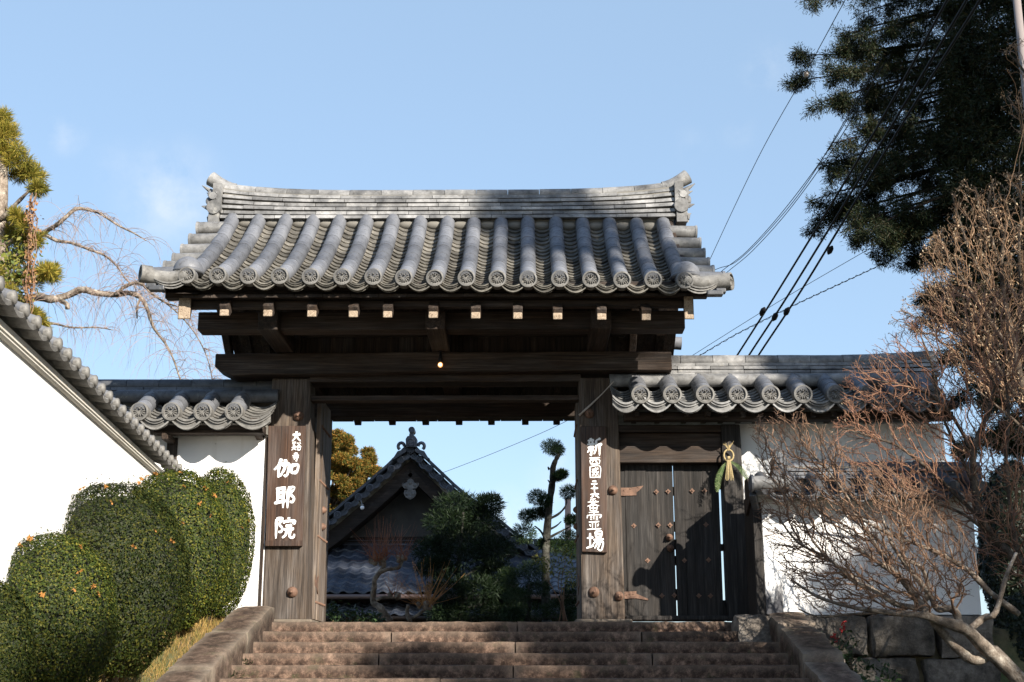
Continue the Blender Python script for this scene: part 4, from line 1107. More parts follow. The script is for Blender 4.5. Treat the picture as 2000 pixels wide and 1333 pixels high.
MB().span((a.x + .07, LY - .012, zb0 - .02), (at(1530, 1190, LY).x, LY + .4, zt0 - .02)).build('end_pilaster', _endstain(), lw, bevel=.01)
MB().span((a.x - .02, LY - .02, zb0 - .2), (a.x + .068, LY + .5, zt0 + .03)).build('corner_post', M['plankz'], lw, bevel=.01)
z_ = at(1600, 972, LY).z
MB().span((a.x + .02, LY - .05, z_ - .05), (b.x, LY - .0125, z_ + .0)).build('moulding', M['mould'], lw, bevel=.012)
MB().span((a.x + .0, LY - .09, z_ + .002), (b.x, LY - .0125, z_ + .06)).build('moulding', M['mould'], lw, bevel=.012)
# cap roof
e0, e1 = at(1472, 955, LY - .3), at(1915, 955, LY - .3)
zE, zR = at(1600, 955, LY - .3).z, at(1600, 935, LY + .1).z
pr = bez((LY - .3, zE), (LY - .1, zE + .07), (LY + .1, zR))
xs_ = [lerp(e0.x + .14, e1.x, k / 8) for k in range(9)]
lrf = pan_slope(xs_, pr, 4, lambda x: 0, .05, .06, .02, .06, 8).build('roof', M['darktile'], lw, fix=False)
r0 = None
for x in xs_:
    if r0 is None: r0 = roll_mesh(pr, 2, .07, 0.01, x, 12).build('round_tile_row', M['darktile'], lrf, auto=40); xx0 = x
    else: copy_child(r0, lrf, (x - xx0, 0, 0))
MB().tube([(e0.x - .02, LY - .26, zE + .06), (e0.x + .36, LY - .26, zE + .065)], .075, 16).build('verge_tile', M['ridge'], lrf, auto=40)
MB().lathe([(.088, -.02), (.09, .0), (.07, .012), (.06, .004), (.003, .004)], (e0.x - .02, LY - .26, zE + .06), (-1, 0, 0), 20).build('verge_disc', M['darktile'], lrf, auto=40)
mb = MB(); mb.add([(e0.x, LY - .22, zE), (e0.x, LY + .1, zR), (e0.x, LY + .25, zR), (e0.x, LY + .25, zE - .2), (e0.x + .03, LY - .22, zE), (e0.x + .03, LY + .1, zR), (e0.x + .03, LY + .25, zR), (e0.x + .03, LY + .25, zE - .2)],
                  [(0, 1, 2, 3), (7, 6, 5, 4), (0, 4, 5, 1), (1, 5, 6, 2), (2, 6, 7, 3), (3, 7, 4, 0)]); mb.build('verge_board', M['old_z'], lrf)
# dark lower tail of the verge
mb = MB(); q0 = at(1470, 965, LY - .2); q1 = at(1482, 1000, LY - .05); mb.bar(q0, q1 + Vector((0, .1, 0)), .07, .05); mb.build('verge_tail', M['darktile'], lrf, bevel=.01)
zr0, zr1 = at(1600, 936, LY + .12).z, at(1600, 903, LY + .2).z
rX0, rX1 = at(1535, 920, LY + .15).x, at(1915, 920, LY + .15).x
ridge_courses(MB(), rX0, rX1, LY + .2, zr0, zr1 - .07, lambda x: 0, 3, .12, .1, .5, 9).build('ridge', M['darktile'], lrf)
ridge_core(MB(), rX0, rX1, LY + .2, zr0 - .08, zr1 - .06, lambda x: 0, .08).build('ridge_core', M['clay'], lrf)
cap_tiles(MB(), rX0, rX1, LY + .2, zr1 - .06, lambda x: 0, .062, .33, 4).build('ridge_cap', M['darktile'], lrf, auto=40)
mb = MB()
for k in range(4): mb.tube([(rX0 + .32 + k * .335, LY + .2, zr1 - .06), (rX0 + .36 + k * .335, LY + .2, zr1 - .06)], .072, 14)
mb.build('cap_collar', M['darktile'], lrf, auto=40)
mb = MB(); c = at(1528, 915, LY + .1)
mb.box((c.x, LY + .2, c.z - .02), (.1, .26, .2)); mb.tube([(c.x - .03, LY + .05, c.z + .09), (c.x - .03, LY + .35, c.z + .09)], .055, 14); mb.tube([(c.x - .07, LY + .06, c.z - .06), (c.x - .07, LY + .34, c.z - .06)], .045, 12)
mb.tube([(c.x + .03, LY + .06, c.z + .07), (c.x + .03, LY + .34, c.z + .07)], .05, 12); mb.ball((c.x - .07, LY + .1, c.z + .03), .04, 10, 8)
mb.build('ridge_end_ornament', M['darktile'], lrf, bevel=.01, auto=40)

# ------------------------------------------------------------------ ground, steps, kerbs, stone base
from mathutils import noise as MN
def rough_block(mb, a, b, seed, step=.1, amp=.012, rnd=.018, shear=None, freq=5):
    """box from a to b with worn, uneven faces; shear(p) moves points afterwards"""
    a, b = Vector(a), Vector(b); n = [max(2, int(abs(b[i] - a[i]) / step)) for i in range(3)]
    idx = {}; vs = []; fs = []
    def vid(i, j, k):
        key = (i, j, k)
        if key not in idx:
            u = [i / n[0], j / n[1], k / n[2]]; p = Vector([lerp(a[q], b[q], u[q]) for q in range(3)])
            ext = [-1 if w == 0 else 1 if w == n_ else 0 for w, n_ in zip(key, n)]
            if sum(1 for e in ext if e) >= 2:
                for q in range(3): p[q] -= ext[q] * rnd * (.6 + .8 * MN.noise(p * 9 + Vector((seed, 0, 0))))
            d = MN.noise_vector(p * freq + Vector((seed * 3.7, seed, 0))) * amp + MN.noise_vector(p * freq * 3 + Vector((seed, 7, 3))) * amp * .5
            p = p + Vector([d[q] if ext[q] else d[q] * .3 for q in range(3)])
            if shear: p = shear(p)
            idx[key] = len(vs); vs.append(p)
        return idx[key]
    for ax in range(3):
        o = [q for q in range(3) if q != ax]
        for side in (0, n[ax]):
            for i in range(n[o[0]]):
                for j in range(n[o[1]]):
                    f = []
                    for di, dj in ((0, 0), (1, 0), (1, 1), (0, 1)):
                        k = [0, 0, 0]; k[ax] = side; k[o[0]] = i + di; k[o[1]] = j + dj; f.append(vid(*k))
                    fs.append(tuple(f))
    return mb.add(vs, fs)
TREAD, RISE = .45, .113
def nose(k): return (-.6 - TREAD * k, -.038 - RISE * k)
stairs = thing('stone_stairs', 'broad flight of worn brown stone steps leading up to the gate', 'stairs', (-.1, -2, -1))
joints = {0: [1010], 1: [764, 1253], 2: [1007], 3: [740, 1274], 4: [1002], 5: [860, 1330], 6: [700, 1100]}
XL, XR = -2.6, 2.36
for k in range(18):
    y, z = nose(k)
    xs_ = [XL - .05] + [at(px, 1215 + 20 * k, y).x for px in joints.get(k, [900 + (k * 137) % 300])] + [XR + .05]
    mb = MB()
    for i in range(len(xs_) - 1):
        rough_block(mb, (xs_[i] + .002, y, z - .3), (xs_[i + 1] - .002, y + TREAD + .12, z), k * 5 + i, .055, .007, .006)
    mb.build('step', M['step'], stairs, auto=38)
# landing paving under the gate
land = MB(); x = -3.0
rough_block(land, (-2.9, .0, -.3), (2.6, 4.0, -.012), 77, .3, .004)
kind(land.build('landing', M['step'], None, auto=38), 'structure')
# kerbs of sloping stones on both sides
SL = RISE / TREAD
def kerb(name, x0, x1, top, segs, label, seed):
    root = thing(name, label, 'kerb', ((x0 + x1) / 2, -2, -1))
    for q, (ya, yb, dz_) in enumerate(segs):
        def sh(p, ya=ya): return Vector((p.x, p.y, p.z + SL * min(0, (p.y + .55)) + dz_))
        mb = MB(); rough_block(mb, (x0, ya, -.6), (x1, yb - .008, top), seed + q, .07, .012, .02, sh)
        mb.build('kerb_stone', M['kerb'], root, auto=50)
    return root
kerb('sloping_kerb', -2.98, -2.6, .125, [(-1.75, -.42, 0), (-3.1, -1.755, .01), (-5.0, -3.11, -.005), (-7.2, -5.01, 0), (-8.6, -7.21, 0)], 'sunlit sloping stone kerb along the left edge of the steps', 3)
kerb('sloping_kerb', 2.37, 2.74, .14, [(-1.45, -.5, 0), (-2.55, -1.46, -.02), (-4.6, -2.56, -.085), (-6.9, -4.61, -.08), (-8.6, -6.91, -.08)], 'mossy sloping stone kerb along the right edge of the steps', 23)
# ground: one sheet reaching the horizon, low where the viewer stands, level behind the gate
def base_z(y): return max(-2.2, min(0, SL * (y + .6))) - .06
def sst(a, b, x): t_ = max(0, min(1, (x - a) / (b - a))); return t_ * t_ * (3 - 2 * t_)
def wall_foot(y): return lerp(.2, .04, sst(-6.6, -.6, y)) if y > -11 else lerp(.2, -2.2, sst(-11, -15, y))
def ground_z(x, y):
    z = base_z(y)
    if y > -.3 and y < 6 and -3 < x < 2.7: z -= .25
    if -2.62 < x < 2.4 and y <= -.3: z -= .35
    if x < -2.9:
        wx = -4.15 - .1 * y
        t_ = sst(-2.95, min(-3.25, wx + .1), x)
        z = lerp(z + .03, max(wall_foot(y), z), t_) if y < 0 else z
    if x > 2.7 and y < -.9: z = min(z, lerp(z, -.95, sst(2.72, 3.0, x)))
    return z
xsG = [-1500, -400, -120, -50, -25, -14, -9, -7, -6] + [-5.2 + .13 * k for k in range(80)] + [5.3, 5.8, 7, 9, 12, 17, 25, 50, 120, 400, 1500]
ysG = [-1500, -400, -120, -60, -40, -28, -20, -17, -15] + [-13.5 + .2 * k for k in range(72)] + [1.2, 2, 3, 4, 5.5, 6.5, 9, 13, 20, 35, 80, 200, 600, 2500]
mb = MB(); mb.grid([[(x, y, ground_z(x, y) + (MN.noise(Vector((x, y, 0)) * 2.2) * .03 if -6 < x < 6 and -14 < y < 0 else 0)) for x in xsG] for y in ysG])
mg, t, b = newmat('earth_and_leaf_litter')
c = ramp(t, tex(t, 3.5, 7, .7), [(.3, (.045, .04, .02)), (.5, (.13, .1, .05)), (.7, (.24, .18, .09))])
c = mix(t, c, (.07, .1, .03), ramp(t, tex(t, .9, 5, .6), [(.5, (0, 0, 0)), (.66, (.8, .8, .8))]))
t.links.new(c, b.inputs["Base Color"]); b.inputs["Roughness"].default_value = .95; bump(t, b, tex(t, 22, 6, .7), .8, .04)
kind(mb.build('ground', mg, None, smooth=True, fix=False), 'structure')
# stone base under the low wall
sb = thing('stone_retaining_wall', 'retaining wall of big grey stone blocks under the low white wall', 'wall', (3.6, -1, 0))
SY = -1.08
def blk(pxa, pxb, ya, yb, seed, yo=0):
    A, B = at(pxa, ya, SY), at(pxb, yb, SY); mb = MB()
    rough_block(mb, (A.x, SY + yo, B.z), (B.x - .008, SY + .5, A.z - .006), seed, .06, .024, .018, None, 5)
    mb.build('stone_block', M['block'], sb, auto=45)
for q, (a_, b_, ya, yb) in enumerate(((1440, 1567, 1201, 1283), (1568, 1699, 1201, 1283), (1700, 1832, 1201, 1283), (1833, 1948, 1201, 1285), (1560, 1660, 1284, 1380), (1661, 1801, 1284, 1380), (1802, 1962, 1286, 1385), (1500, 1640, 1381, 1480), (1641, 1800, 1381, 1480), (1801, 1960, 1386, 1480))):
    blk(a_, b_, ya, yb, 40 + q, (-.0, .01, -.02, .0, .0, -.01, -.02, 0, 0, 0)[q])

# ------------------------------------------------------------------ hall in the garden behind the gate
def wavy_slope(x0, x1, pit, prof, n, amp=.032, step=.022, m=None, name='roof', parent=None):
    """S-shaped pantiles in overlapping courses"""
    mb = MB(); nc = int((x1 - x0) / pit)
    shape = [(0, .2), (.12, .75), (.25, 1), (.38, .8), (.5, .3), (.62, -.05), (.76, -.22), (.9, -.1), (1, .2)]
    for c in range(n):
        s0, s1 = c / n, min((c + 1.12) / n, 1)
        for k in range(nc):
            jz = random.uniform(-.006, .006); rows_ = []
            for s, up in ((s0, step), (s1, 0)):
                y, z = prof(s); rows_.append([(x0 + (k + u) * pit, y, z + v * amp + up + jz) for u, v in shape])
            low = [(x, y - .004, z - step - .012) for x, y, z in rows_[0]]
            mb.grid([low, rows_[0], rows_[1]])
    return mb.build(name, m, parent, fix=False)
random.seed(8)
HY = 12.0
ap = at(802, 880, HY)
hall = thing('temple_hall', 'temple hall with steep blue grey tiled gable and lower tiled roof behind the gate', 'building', (ap.x, HY + 3, 0))
discsL = [(783, 899), (765, 917), (743, 936), (723, 954), (701, 972), (681, 989), (660, 1007), (638, 1023), (615, 1041), (592, 1058)]
discsR = [(819, 898), (838, 916), (858, 935), (879, 955), (900, 973), (922, 990), (945, 1007), (967, 1024), (987, 1041), (1006, 1056), (1023, 1069), (1044, 1083)]
hroof = None
for side, lst in ((-1, discsL), (1, discsR)):
    P = [ap] + [at(px, py, HY) for px, py in lst]
    mb = MB()
    # roof plane running back from the verge
    top = [p + Vector((0, -.05, .09)) for p in P]; bk = [p + Vector((0, 6, .09)) for p in P]
    mb.grid([top, bk]); und = [p + Vector((0, -.02, -.1)) for p in P]; mb.grid([und, [p + Vector((0, 6, 0)) for p in und]])
    rf = mb.build('roof', M['bluetile'], hall, fix=False)
    if hroof is None: hroof = rf
    r_ = .074
    mb = MB()
    for i, p in enumerate(P[1:] if side > 0 else P[:]):
        pass
    for i, p in enumerate(P):
        if i == 0 and side > 0: continue
        dm = MB(); dm.lathe([(r_, -.3), (r_, -.02), (r_ * 1.05, 0), (r_ * .78, .006), (r_ * .7, -.008), (.003, -.008)], p + Vector((0, -.06, 0)), (0, -1, 0), 20)
        for k in range(6):
            a = k * math.pi / 3; dm.ball(p + Vector((math.cos(a) * r_ * .38, -.05, math.sin(a) * r_ * .38)), r_ * .2, 6, 4)
        dm.build('eave_disc', M['bluetile'], rf, auto=40)
    for i in range(len(P) - 1):
        a, b = P[i], P[i + 1]; d = (b - a); nrm = Vector((d.z, 0, -d.x)).normalized(); nrm = nrm if nrm.z < 0 else -nrm
        for lay in range(3):
            A = []; B = []
            for q in range(9):
                u = q / 8; sag = .085 * (1 - (2 * u - 1) ** 2) - lay * .045
                c = a.lerp(b, u) + nrm * (sag + .015)
                A.append(c + Vector((0, -.05 + lay * .035, 0))); B.append(c - nrm * .035 + Vector((0, -.05 + lay * .035, 0)))
            C_ = [p_ + Vector((0, .3, 0)) for p_ in A]; D_ = [p_ + Vector((0, .3, 0)) for p_ in B]
            mb.grid([C_, A, B, D_])
        # cover course along the verge top
        up_ = -nrm
        mb.bar(a + up_ * .115 + Vector((0, .06, 0)) + d * .01, b + up_ * .115 + Vector((0, .06, 0)), .2, .05, up_)
    mb.build('verge_tiles', M['bluetile'], rf, fix=False)
    # rows of round tiles on the roof plane behind
    mb = MB()
    for i in range(len(P) - 1):
        pass
    # bargeboard
    mb = MB()
    for i in range(len(P) - 1):
        a, b = P[i] + Vector((0, .12, -.16)), P[i + 1] + Vector((0, .12, -.16))
        h = .36
        mb.add([a, b, b - Vector((0, 0, h)), a - Vector((0, 0, h)), a + Vector((0, .07, 0)), b + Vector((0, .07, 0)), b + Vector((0, .07, -h)), a + Vector((0, .07, -h))],
               [(0, 3, 2, 1), (4, 5, 6, 7), (0, 1, 5, 4), (1, 2, 6, 5), (2, 3, 7, 6), (3, 0, 4, 7)])
    mb.build('bargeboard', M['hallwood'], hall)
    mb = MB()
    for i in range(len(P) - 1):
        a, b = P[i] + Vector((0, .3, -.44)), P[i + 1] + Vector((0, .3, -.44)); mb.bar(a, b, .5, .14)
    mb.build('under_rafter', M['hallwood'], hall)
# gable wall, set back
gp = [at(802, 905, HY + .9)] + [at(px, py, HY + .9) for px, py in ((1100, 1140), (1100, 1170), (560, 1170), (560, 1120))]
zg = at(760, 1049, HY + .7).z
gx0, gx1 = at(600, 1049, HY + .7).x, at(1060, 1049, HY + .7).x
gl = [at(px, py, HY) for px, py in discsL]; gr_ = [at(px, py, HY) for px, py in discsR]
gtop = [q for q in reversed(gl) if q.z - .45 > zg] ; gtop2 = [q for q in gr_ if q.z - .45 > zg]
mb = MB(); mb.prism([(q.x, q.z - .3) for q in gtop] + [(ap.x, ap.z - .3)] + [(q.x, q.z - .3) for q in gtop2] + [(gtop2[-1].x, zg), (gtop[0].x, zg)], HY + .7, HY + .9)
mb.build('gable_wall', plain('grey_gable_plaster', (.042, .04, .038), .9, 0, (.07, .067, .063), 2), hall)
MB().span((gx0 - .2, HY + .62, zg - .28), (gx1 - .5, HY + .9, zg - .02)).build('gable_sill', M['hallwood'], hall)
# ridge ornament
c = at(803, 866, HY - .1); mm = mpp(803, 866, HY)
mb = MB()
def o2(x, y): return (c.x + (x - 970) / 5.556 * mm, c.z - (y - 255) / 5.556 * mm)
mb.prism([o2(*q) for q in ((918, 300), (912, 215), (930, 185), (970, 172), (1015, 185), (1035, 215), (1030, 300))], c.y - .06, c.y + .14)
mb.prism([o2(*q) for q in ((946, 185), (950, 150), (996, 150), (1000, 185))], c.y - .02, c.y + .12)
x_, z_ = o2(974, 112); mb.lathe([(.062, -.3), (.064, 0), (.05, .006), (.045, -.004), (.002, -.004)], (x_, c.y - .04, z_), (0, -1, 0), 18)
x_, z_ = o2(968, 250); mb.lathe([(.085, -.01), (.085, .02), (.07, .026), (.06, .012), (.035, .012), (.03, .026), (.002, .026)], (x_, c.y - .05, z_), (0, -1, 0), 18)
for s in (-1, 1):
    ring = [o2(970 + s * (108 + 34 * math.cos(a)), 285 - 38 * math.sin(a)) for a in [R(-60 + 30 * k) for k in range(9)]]
    mb.tube([(x, c.y + .04, z) for x, z in ring], .034, 8)
    mb.prism([o2(*q) for q in ((970 + s * 50, 320), (970 + s * 100, 330), (970 + s * 145, 345), (970 + s * 185, 410), (970 + s * 205, 425), (970 + s * 200, 438), (970 + s * 165, 425), (970 + s * 110, 385), (970 + s * 50, 350))], c.y - .02, c.y + .1)
mb.build('ridge_ornament', M['bluetile'], hall, auto=40)
# carved pendant under the apex
c = at(801, 955, HY + .05); mm = mpp(801, 955, HY)
mb = MB()
def o3(x, y): return (c.x + (x - 955) / 5.556 * mm, c.z - (y - 755) / 5.556 * mm)
mb.prism([o3(*q) for q in ((930, 655), (955, 640), (985, 655), (1000, 690), (1045, 690), (1050, 715), (1020, 750), (985, 755), (980, 770), (1010, 765), (1022, 800), (1005, 845), (955, 872), (905, 845), (886, 805), (895, 768), (930, 770), (925, 755), (890, 750), (862, 715), (868, 690), (910, 690))], c.y, c.y + .06)
for q in ((920, 810), (990, 810), (955, 845), (900, 715), (1010, 715), (955, 690)): x_, z_ = o3(*q); mb.ball((x_, c.y, z_), .035, 10, 6, (1, .5, 1))
mb.build('carved_pendant', plain('weathered_carving', (.07, .067, .064), .85, 0, (.16, .153, .147), 9), hall, auto=50)
# lower roof in front of the gable, gutter, second eave
ly0, ly1 = HY - 1.5, HY + .65
zt_, ze_ = at(760, 1066, ly1).z, at(760, 1158, ly0).z
lx0, lx1 = at(540, 1100, HY).x, at(1200, 1100, HY).x
prl = bez((ly0, ze_), (HY - .6, lerp(ze_, zt_, .36)), (ly1, zt_))
wavy_slope(lx0, lx1, .245, prl, 9, .034, .024, M['bluetile'], 'lower_roof', hall)
mb = ridge_courses(MB(), lx0, lx1, ly1 + .06, zt_ + .0, zt_ + .14, lambda x: 0, 3, .1, .08, .5, 3)
mb.build('lower_ridge', M['bluetile'], hall)
mb = MB(); mb.grid([[(lx0, ly0, ze_ - .05), (lx1, ly0, ze_ - .05)], [(lx0, ly1, zt_ - .08), (lx1, ly1, zt_ - .08)]]); mb.build('lower_soffit', M['hallwood'], hall)
gz_ = at(760, 1166, ly0 - .06).z
MB().tube([(lx0, ly0 - .06, gz_), (lx1, ly0 - .06, gz_)], .045, 10).build('gutter', plain('copper_gutter', (.13, .085, .07), .5, .2), hall, smooth=True)
py0, py1 = ly0 - .25, ly0 + .75
zt2, ze2_ = at(760, 1177, py1).z, at(760, 1201, py0).z
wavy_slope(lx0, lx1, .245, bez((py0, ze2_), ((py0 + py1) / 2, (ze2_ + zt2) / 2 - .03), (py1, zt2)), 4, .034, .024, M['bluetile'], 'porch_roof', hall)
MB().span((lx0, py1 - .1, -.3), (lx1, py1 + .1, ze_ - .06)).build('front_wall', M['old_z'], hall)
MB().tube([(lx0, py0 - .05, ze2_ - .06), (lx1, py0 - .05, ze2_ - .06)], .035, 8).build('gutter', M['hallwood'], hall)
for side in (-1, 1):
    xs0 = lx0 if side < 0 else lx1
    MB().span((xs0 - .1, HY + .6, -.3), (xs0 + .1, HY + 6, at(802, 1100, HY).z)).build('side_wall', M['plaster'], hall)
g_ = at(707.5, 992, HY - .15); gt = at(705, 978, HY - .1)
lampg = thing('globe_lamp', 'small white globe lamp hanging from the left verge of the hall', 'lamp', tuple(g_))
MB().ball(g_, .042, 14, 10).build('globe', plain('opal_glass', (.75, .76, .78), .2), lampg, smooth=True)
MB().tube([gt, g_ + Vector((0, 0, .05))], .01, 6).lathe([(.03, .0), (.03, .03), (.012, .045)], g_ + Vector((0, 0, .03)), n=10).build('stem', M['ridge'], lampg, auto=40)

# ------------------------------------------------------------------ plants
rng = np.random.default_rng(3)
random.seed(21)
L_bush = leafmat('clipped_shrub_leaves', [(.012, .022, .004), (.026, .041, .007), (.05, .065, .01), (.13, .118, .018)], .58, .15, .08, scale=2.2)
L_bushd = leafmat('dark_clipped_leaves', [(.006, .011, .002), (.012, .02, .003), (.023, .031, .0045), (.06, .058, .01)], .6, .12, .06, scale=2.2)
L_ced = leafmat('cedar_sprays', [(.006, .011, .005), (.011, .02, .007), (.02, .03, .009), (.05, .036, .018)], .6, .2, .1, scale=.7)
L_cedl = leafmat('golden_cedar_sprays', [(.1, .11, .018), (.2, .19, .028), (.34, .27, .045), (.42, .31, .07)], .6, .2, .35, scale=1.2)
L_aut = leafmat('autumn_cypress_sprays', [(.03, .05, .012), (.08, .09, .02), (.2, .12, .025), (.3, .14, .03)], .6, .15, .2, scale=.55)
L_gar = leafmat('dark_garden_conifer', [(.005, .012, .005), (.01, .02, .007), (.018, .033, .011)], .6, .2, .1, scale=2.5)
L_garl = leafmat('green_needle_pads', [(.008, .02, .007), (.018, .038, .011), (.04, .066, .016)], .55, .25, .15, scale=2.5)
L_nan = leafmat('yellow_green_leaves', [(.06, .1, .02), (.16, .17, .03), (.26, .2, .05)], .5, .3, .3, scale=3)
L_low = leafmat('dark_shade_leaves', [(.012, .03, .012), (.025, .05, .018), (.045, .075, .025)], .5, .3, .1, scale=2)
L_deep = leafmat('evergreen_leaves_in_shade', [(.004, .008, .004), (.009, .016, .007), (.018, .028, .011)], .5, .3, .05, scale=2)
L_dry = leafmat('dry_grass', [(.14, .12, .035), (.31, .2, .075), (.42, .27, .11), (.11, .13, .03)], .8, .1, .2, scale=2)
def sph(n): return unit(rng.normal(size=(n, 3)))
def shrub(name, label, px, py, rx_px, ry_px, Y, foot, nleaf, leaf=.023, mat_=None, group=None, mi=1.0):
    c = at(px, py, Y); m_ = mpp(px, py, Y); rx, rz = rx_px * m_, ry_px * m_
    root = thing(name, label, 'shrub', (c.x, Y, foot), group)
    nleaf = int(nleaf * .78); D = sph(nleaf)
    lump = np.array([1 + .05 * MN.noise(Vector(d * 2.3) + Vector((px, py, 0))) + .035 * MN.noise(Vector(d * 6) + Vector((px, 0, 0))) + .03 * MN.noise(Vector(d * 15) + Vector((px, 0, 0))) for d in D])
    # clipped profile: rounded block rather than ball
    sq = 1 / np.maximum(1e-3, (np.abs(D) ** 2.0).sum(1) ** (1 / 2.0))
    rad = sq * lump * (1 - np.abs(rng.normal(size=nleaf)) * .045)
    stray = rng.random(nleaf) < .05; rad[stray] *= 1 + rng.random(stray.sum()) ** 2 * .1
    S = np.array([rx, rx * 1.0, rz])
    P = np.array(c) + D * rad[:, None] * S
    keep = P[:, 2] > foot + .02
    P, Dk = P[keep], D[keep]
    N = unit(Dk / S * rx + rng.normal(size=P.shape) * .36 + np.array([0, 0, .12]))
    V, Q = leaf_quads(P, N, leaf * (.6 + .8 * rng.random(len(P))), .55, rng)
    npmesh('foliage', V, Q, mat_ or L_bush, root)
    # solid dark core: blocks light, its colour gives shaded gaps between leaves
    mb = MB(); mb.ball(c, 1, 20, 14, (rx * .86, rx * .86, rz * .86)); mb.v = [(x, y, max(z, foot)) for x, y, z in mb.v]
    mb.build('dark_core', M['inner'], root, smooth=True)
    mb = MB()
    for k in range(5):
        a = random.uniform(0, 6.28); mb.tube([(c.x + math.cos(a) * .06, Y + math.sin(a) * .06, foot - .1), (c.x + math.cos(a) * rx * .25, Y + math.sin(a) * rx * .25, foot + .15), (c.x + math.cos(a) * rx * .5, Y + math.sin(a) * rx * .5, foot + rz * .5)], [.03, .022, .012], 6)
    mb.build('stem', M['bark'], root, smooth=True)
    return c, rx, rz
M['inner'] = plain('dark_shrub_core', (.02, .025, .012), .9, 0, (.04, .045, .02), 30, .8)  # dark core colour standing in for shade inside the shrub
bushes = []
bushes.append(shrub('clipped_shrub', 'tall clipped green shrub farthest back, against the white wall beside the gate post', 426, 1062, 71, 148, -.75, -.02, 36000, .022, L_bush, group='clipped shrubs along the left wall'))
bushes.append(shrub('clipped_shrub', 'large rounded clipped shrub just below the end of the slanting tiled eave', 336, 1074, 114, 160, -1.9, -.2, 52000, .023, L_bush, group='clipped shrubs along the left wall'))
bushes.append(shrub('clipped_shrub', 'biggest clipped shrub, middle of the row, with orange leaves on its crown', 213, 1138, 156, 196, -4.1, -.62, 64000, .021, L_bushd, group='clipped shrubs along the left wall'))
bushes.append(shrub('clipped_shrub', 'low dome shaped clipped shrub in front of the biggest one', 94, 1216, 131, 174, -5.6, -1.0, 56000, .018, L_bush, group='clipped shrubs along the left wall'))
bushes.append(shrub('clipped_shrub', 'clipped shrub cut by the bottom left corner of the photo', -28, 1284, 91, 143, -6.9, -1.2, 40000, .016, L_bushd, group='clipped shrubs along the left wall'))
# dead leaves caught on the shrubs
M['deadleaf'] = leafmat('dead_leaf', [(.34, .13, .03), (.42, .2, .06), (.3, .16, .08)], .7, .1, .3, isl=False)
lf = None; frnt = Vector((.15, -.85, .5))
for k in range(46):
    bi = random.choice((0, 1, 1, 2, 2, 2, 3, 3, 3)); c, rx, rz = bushes[bi]
    a = random.uniform(-1.3, 1.3); e = random.uniform(.12, 1.15)
    d = Vector((math.sin(a) * math.cos(e), -math.cos(a) * math.cos(e), math.sin(e)))
    sq = 1 / (abs(d.x) ** 2.1 + abs(d.y) ** 2.1 + abs(d.z) ** 2.1) ** (1 / 2.1)
    p = c + Vector((d.x * rx, d.y * rx, d.z * rz)) * sq * 1.005
    if lf is None:
        me = MB(); s = .03
        pts = [(0, -1.0), (.25, -.45), (.8, -.55), (.45, -.05), (.9, .45), (.32, .35), (0, 1.0), (-.32, .35), (-.9, .45), (-.45, -.05), (-.8, -.55), (-.25, -.45)]
        me.add([(x * s, y * s, .01 * math.sin(i * 2.2)) for i, (x, y) in enumerate(pts)] + [(0, 0, .004)], [(i, (i + 1) % 12, 12) for i in range(12)])
        lf = me.build('fallen_leaf', M['deadleaf'], None, fix=False); o = lf
    else:
        o = lf.copy(); COL.objects.link(o)
    o.location = p; o.rotation_euler = (random.uniform(.2, 1.2), random.uniform(-.6, .6), random.uniform(0, 6.28)); s = random.uniform(.6, 1.1); o.scale = (s, s, s)
    tag(o, 'curled orange dead leaf caught on the clipped shrubs', 'leaf', 'dead leaves on the shrubs')
# dry grass on the bank
n = 26000
X = rng.uniform(-4.0, -2.93, n); Yv = rng.uniform(-7.5, -.25, n)
P = np.array([(x, y, ground_z(x, y) - .01) for x, y in zip(X, Yv)])
D = np.array([0, 0, 1.]) + rng.normal(size=(n, 3)) * .55; D[:, 2] = np.abs(D[:, 2]) + .25
V, Q = blades(P, D, rng.uniform(.04, .14, n), .005, rng)
g = npmesh('dry_grass', V, Q, L_dry); kind(g, 'stuff')
# tufts in the step joints and along the kerb
n = 2600
X = rng.uniform(2.78, 3.6, n); Yv = rng.uniform(-4, -1.15, n)
P = np.array([(x, y, ground_z(x, y)) for x, y in zip(X, Yv)])
D = np.array([0, 0, 1.]) + rng.normal(size=(n, 3)) * .6; D[:, 2] = np.abs(D[:, 2]) + .2
V, Q = leaf_quads(P + D * .08, D + rng.normal(size=D.shape), rng.uniform(.03, .08, n), .5, rng)
kind(npmesh('ground_cover', V, Q, L_low), 'stuff')

for lab, x, k in (('small green weed in the corner of the fourth step by the left kerb', -2.56, 3), ('small green weed at the foot of the left kerb on the fifth step', -2.57, 4), ('low weed in the step corner nearest the bottom edge of the photo', -2.55, 5)):
    y, z = nose(k); n = 90
    P = np.array([x, y + .03, z - .1]) + rng.normal(size=(n, 3)) * np.array([.03, .012, .006]); D = np.array([.2, -.5, .8]) + rng.normal(size=(n, 3)) * .6
    V, Q = blades(P, D, rng.uniform(.03, .085, n), .008, rng); tag(npmesh('weed', V, Q, L_garl), lab, 'weed')

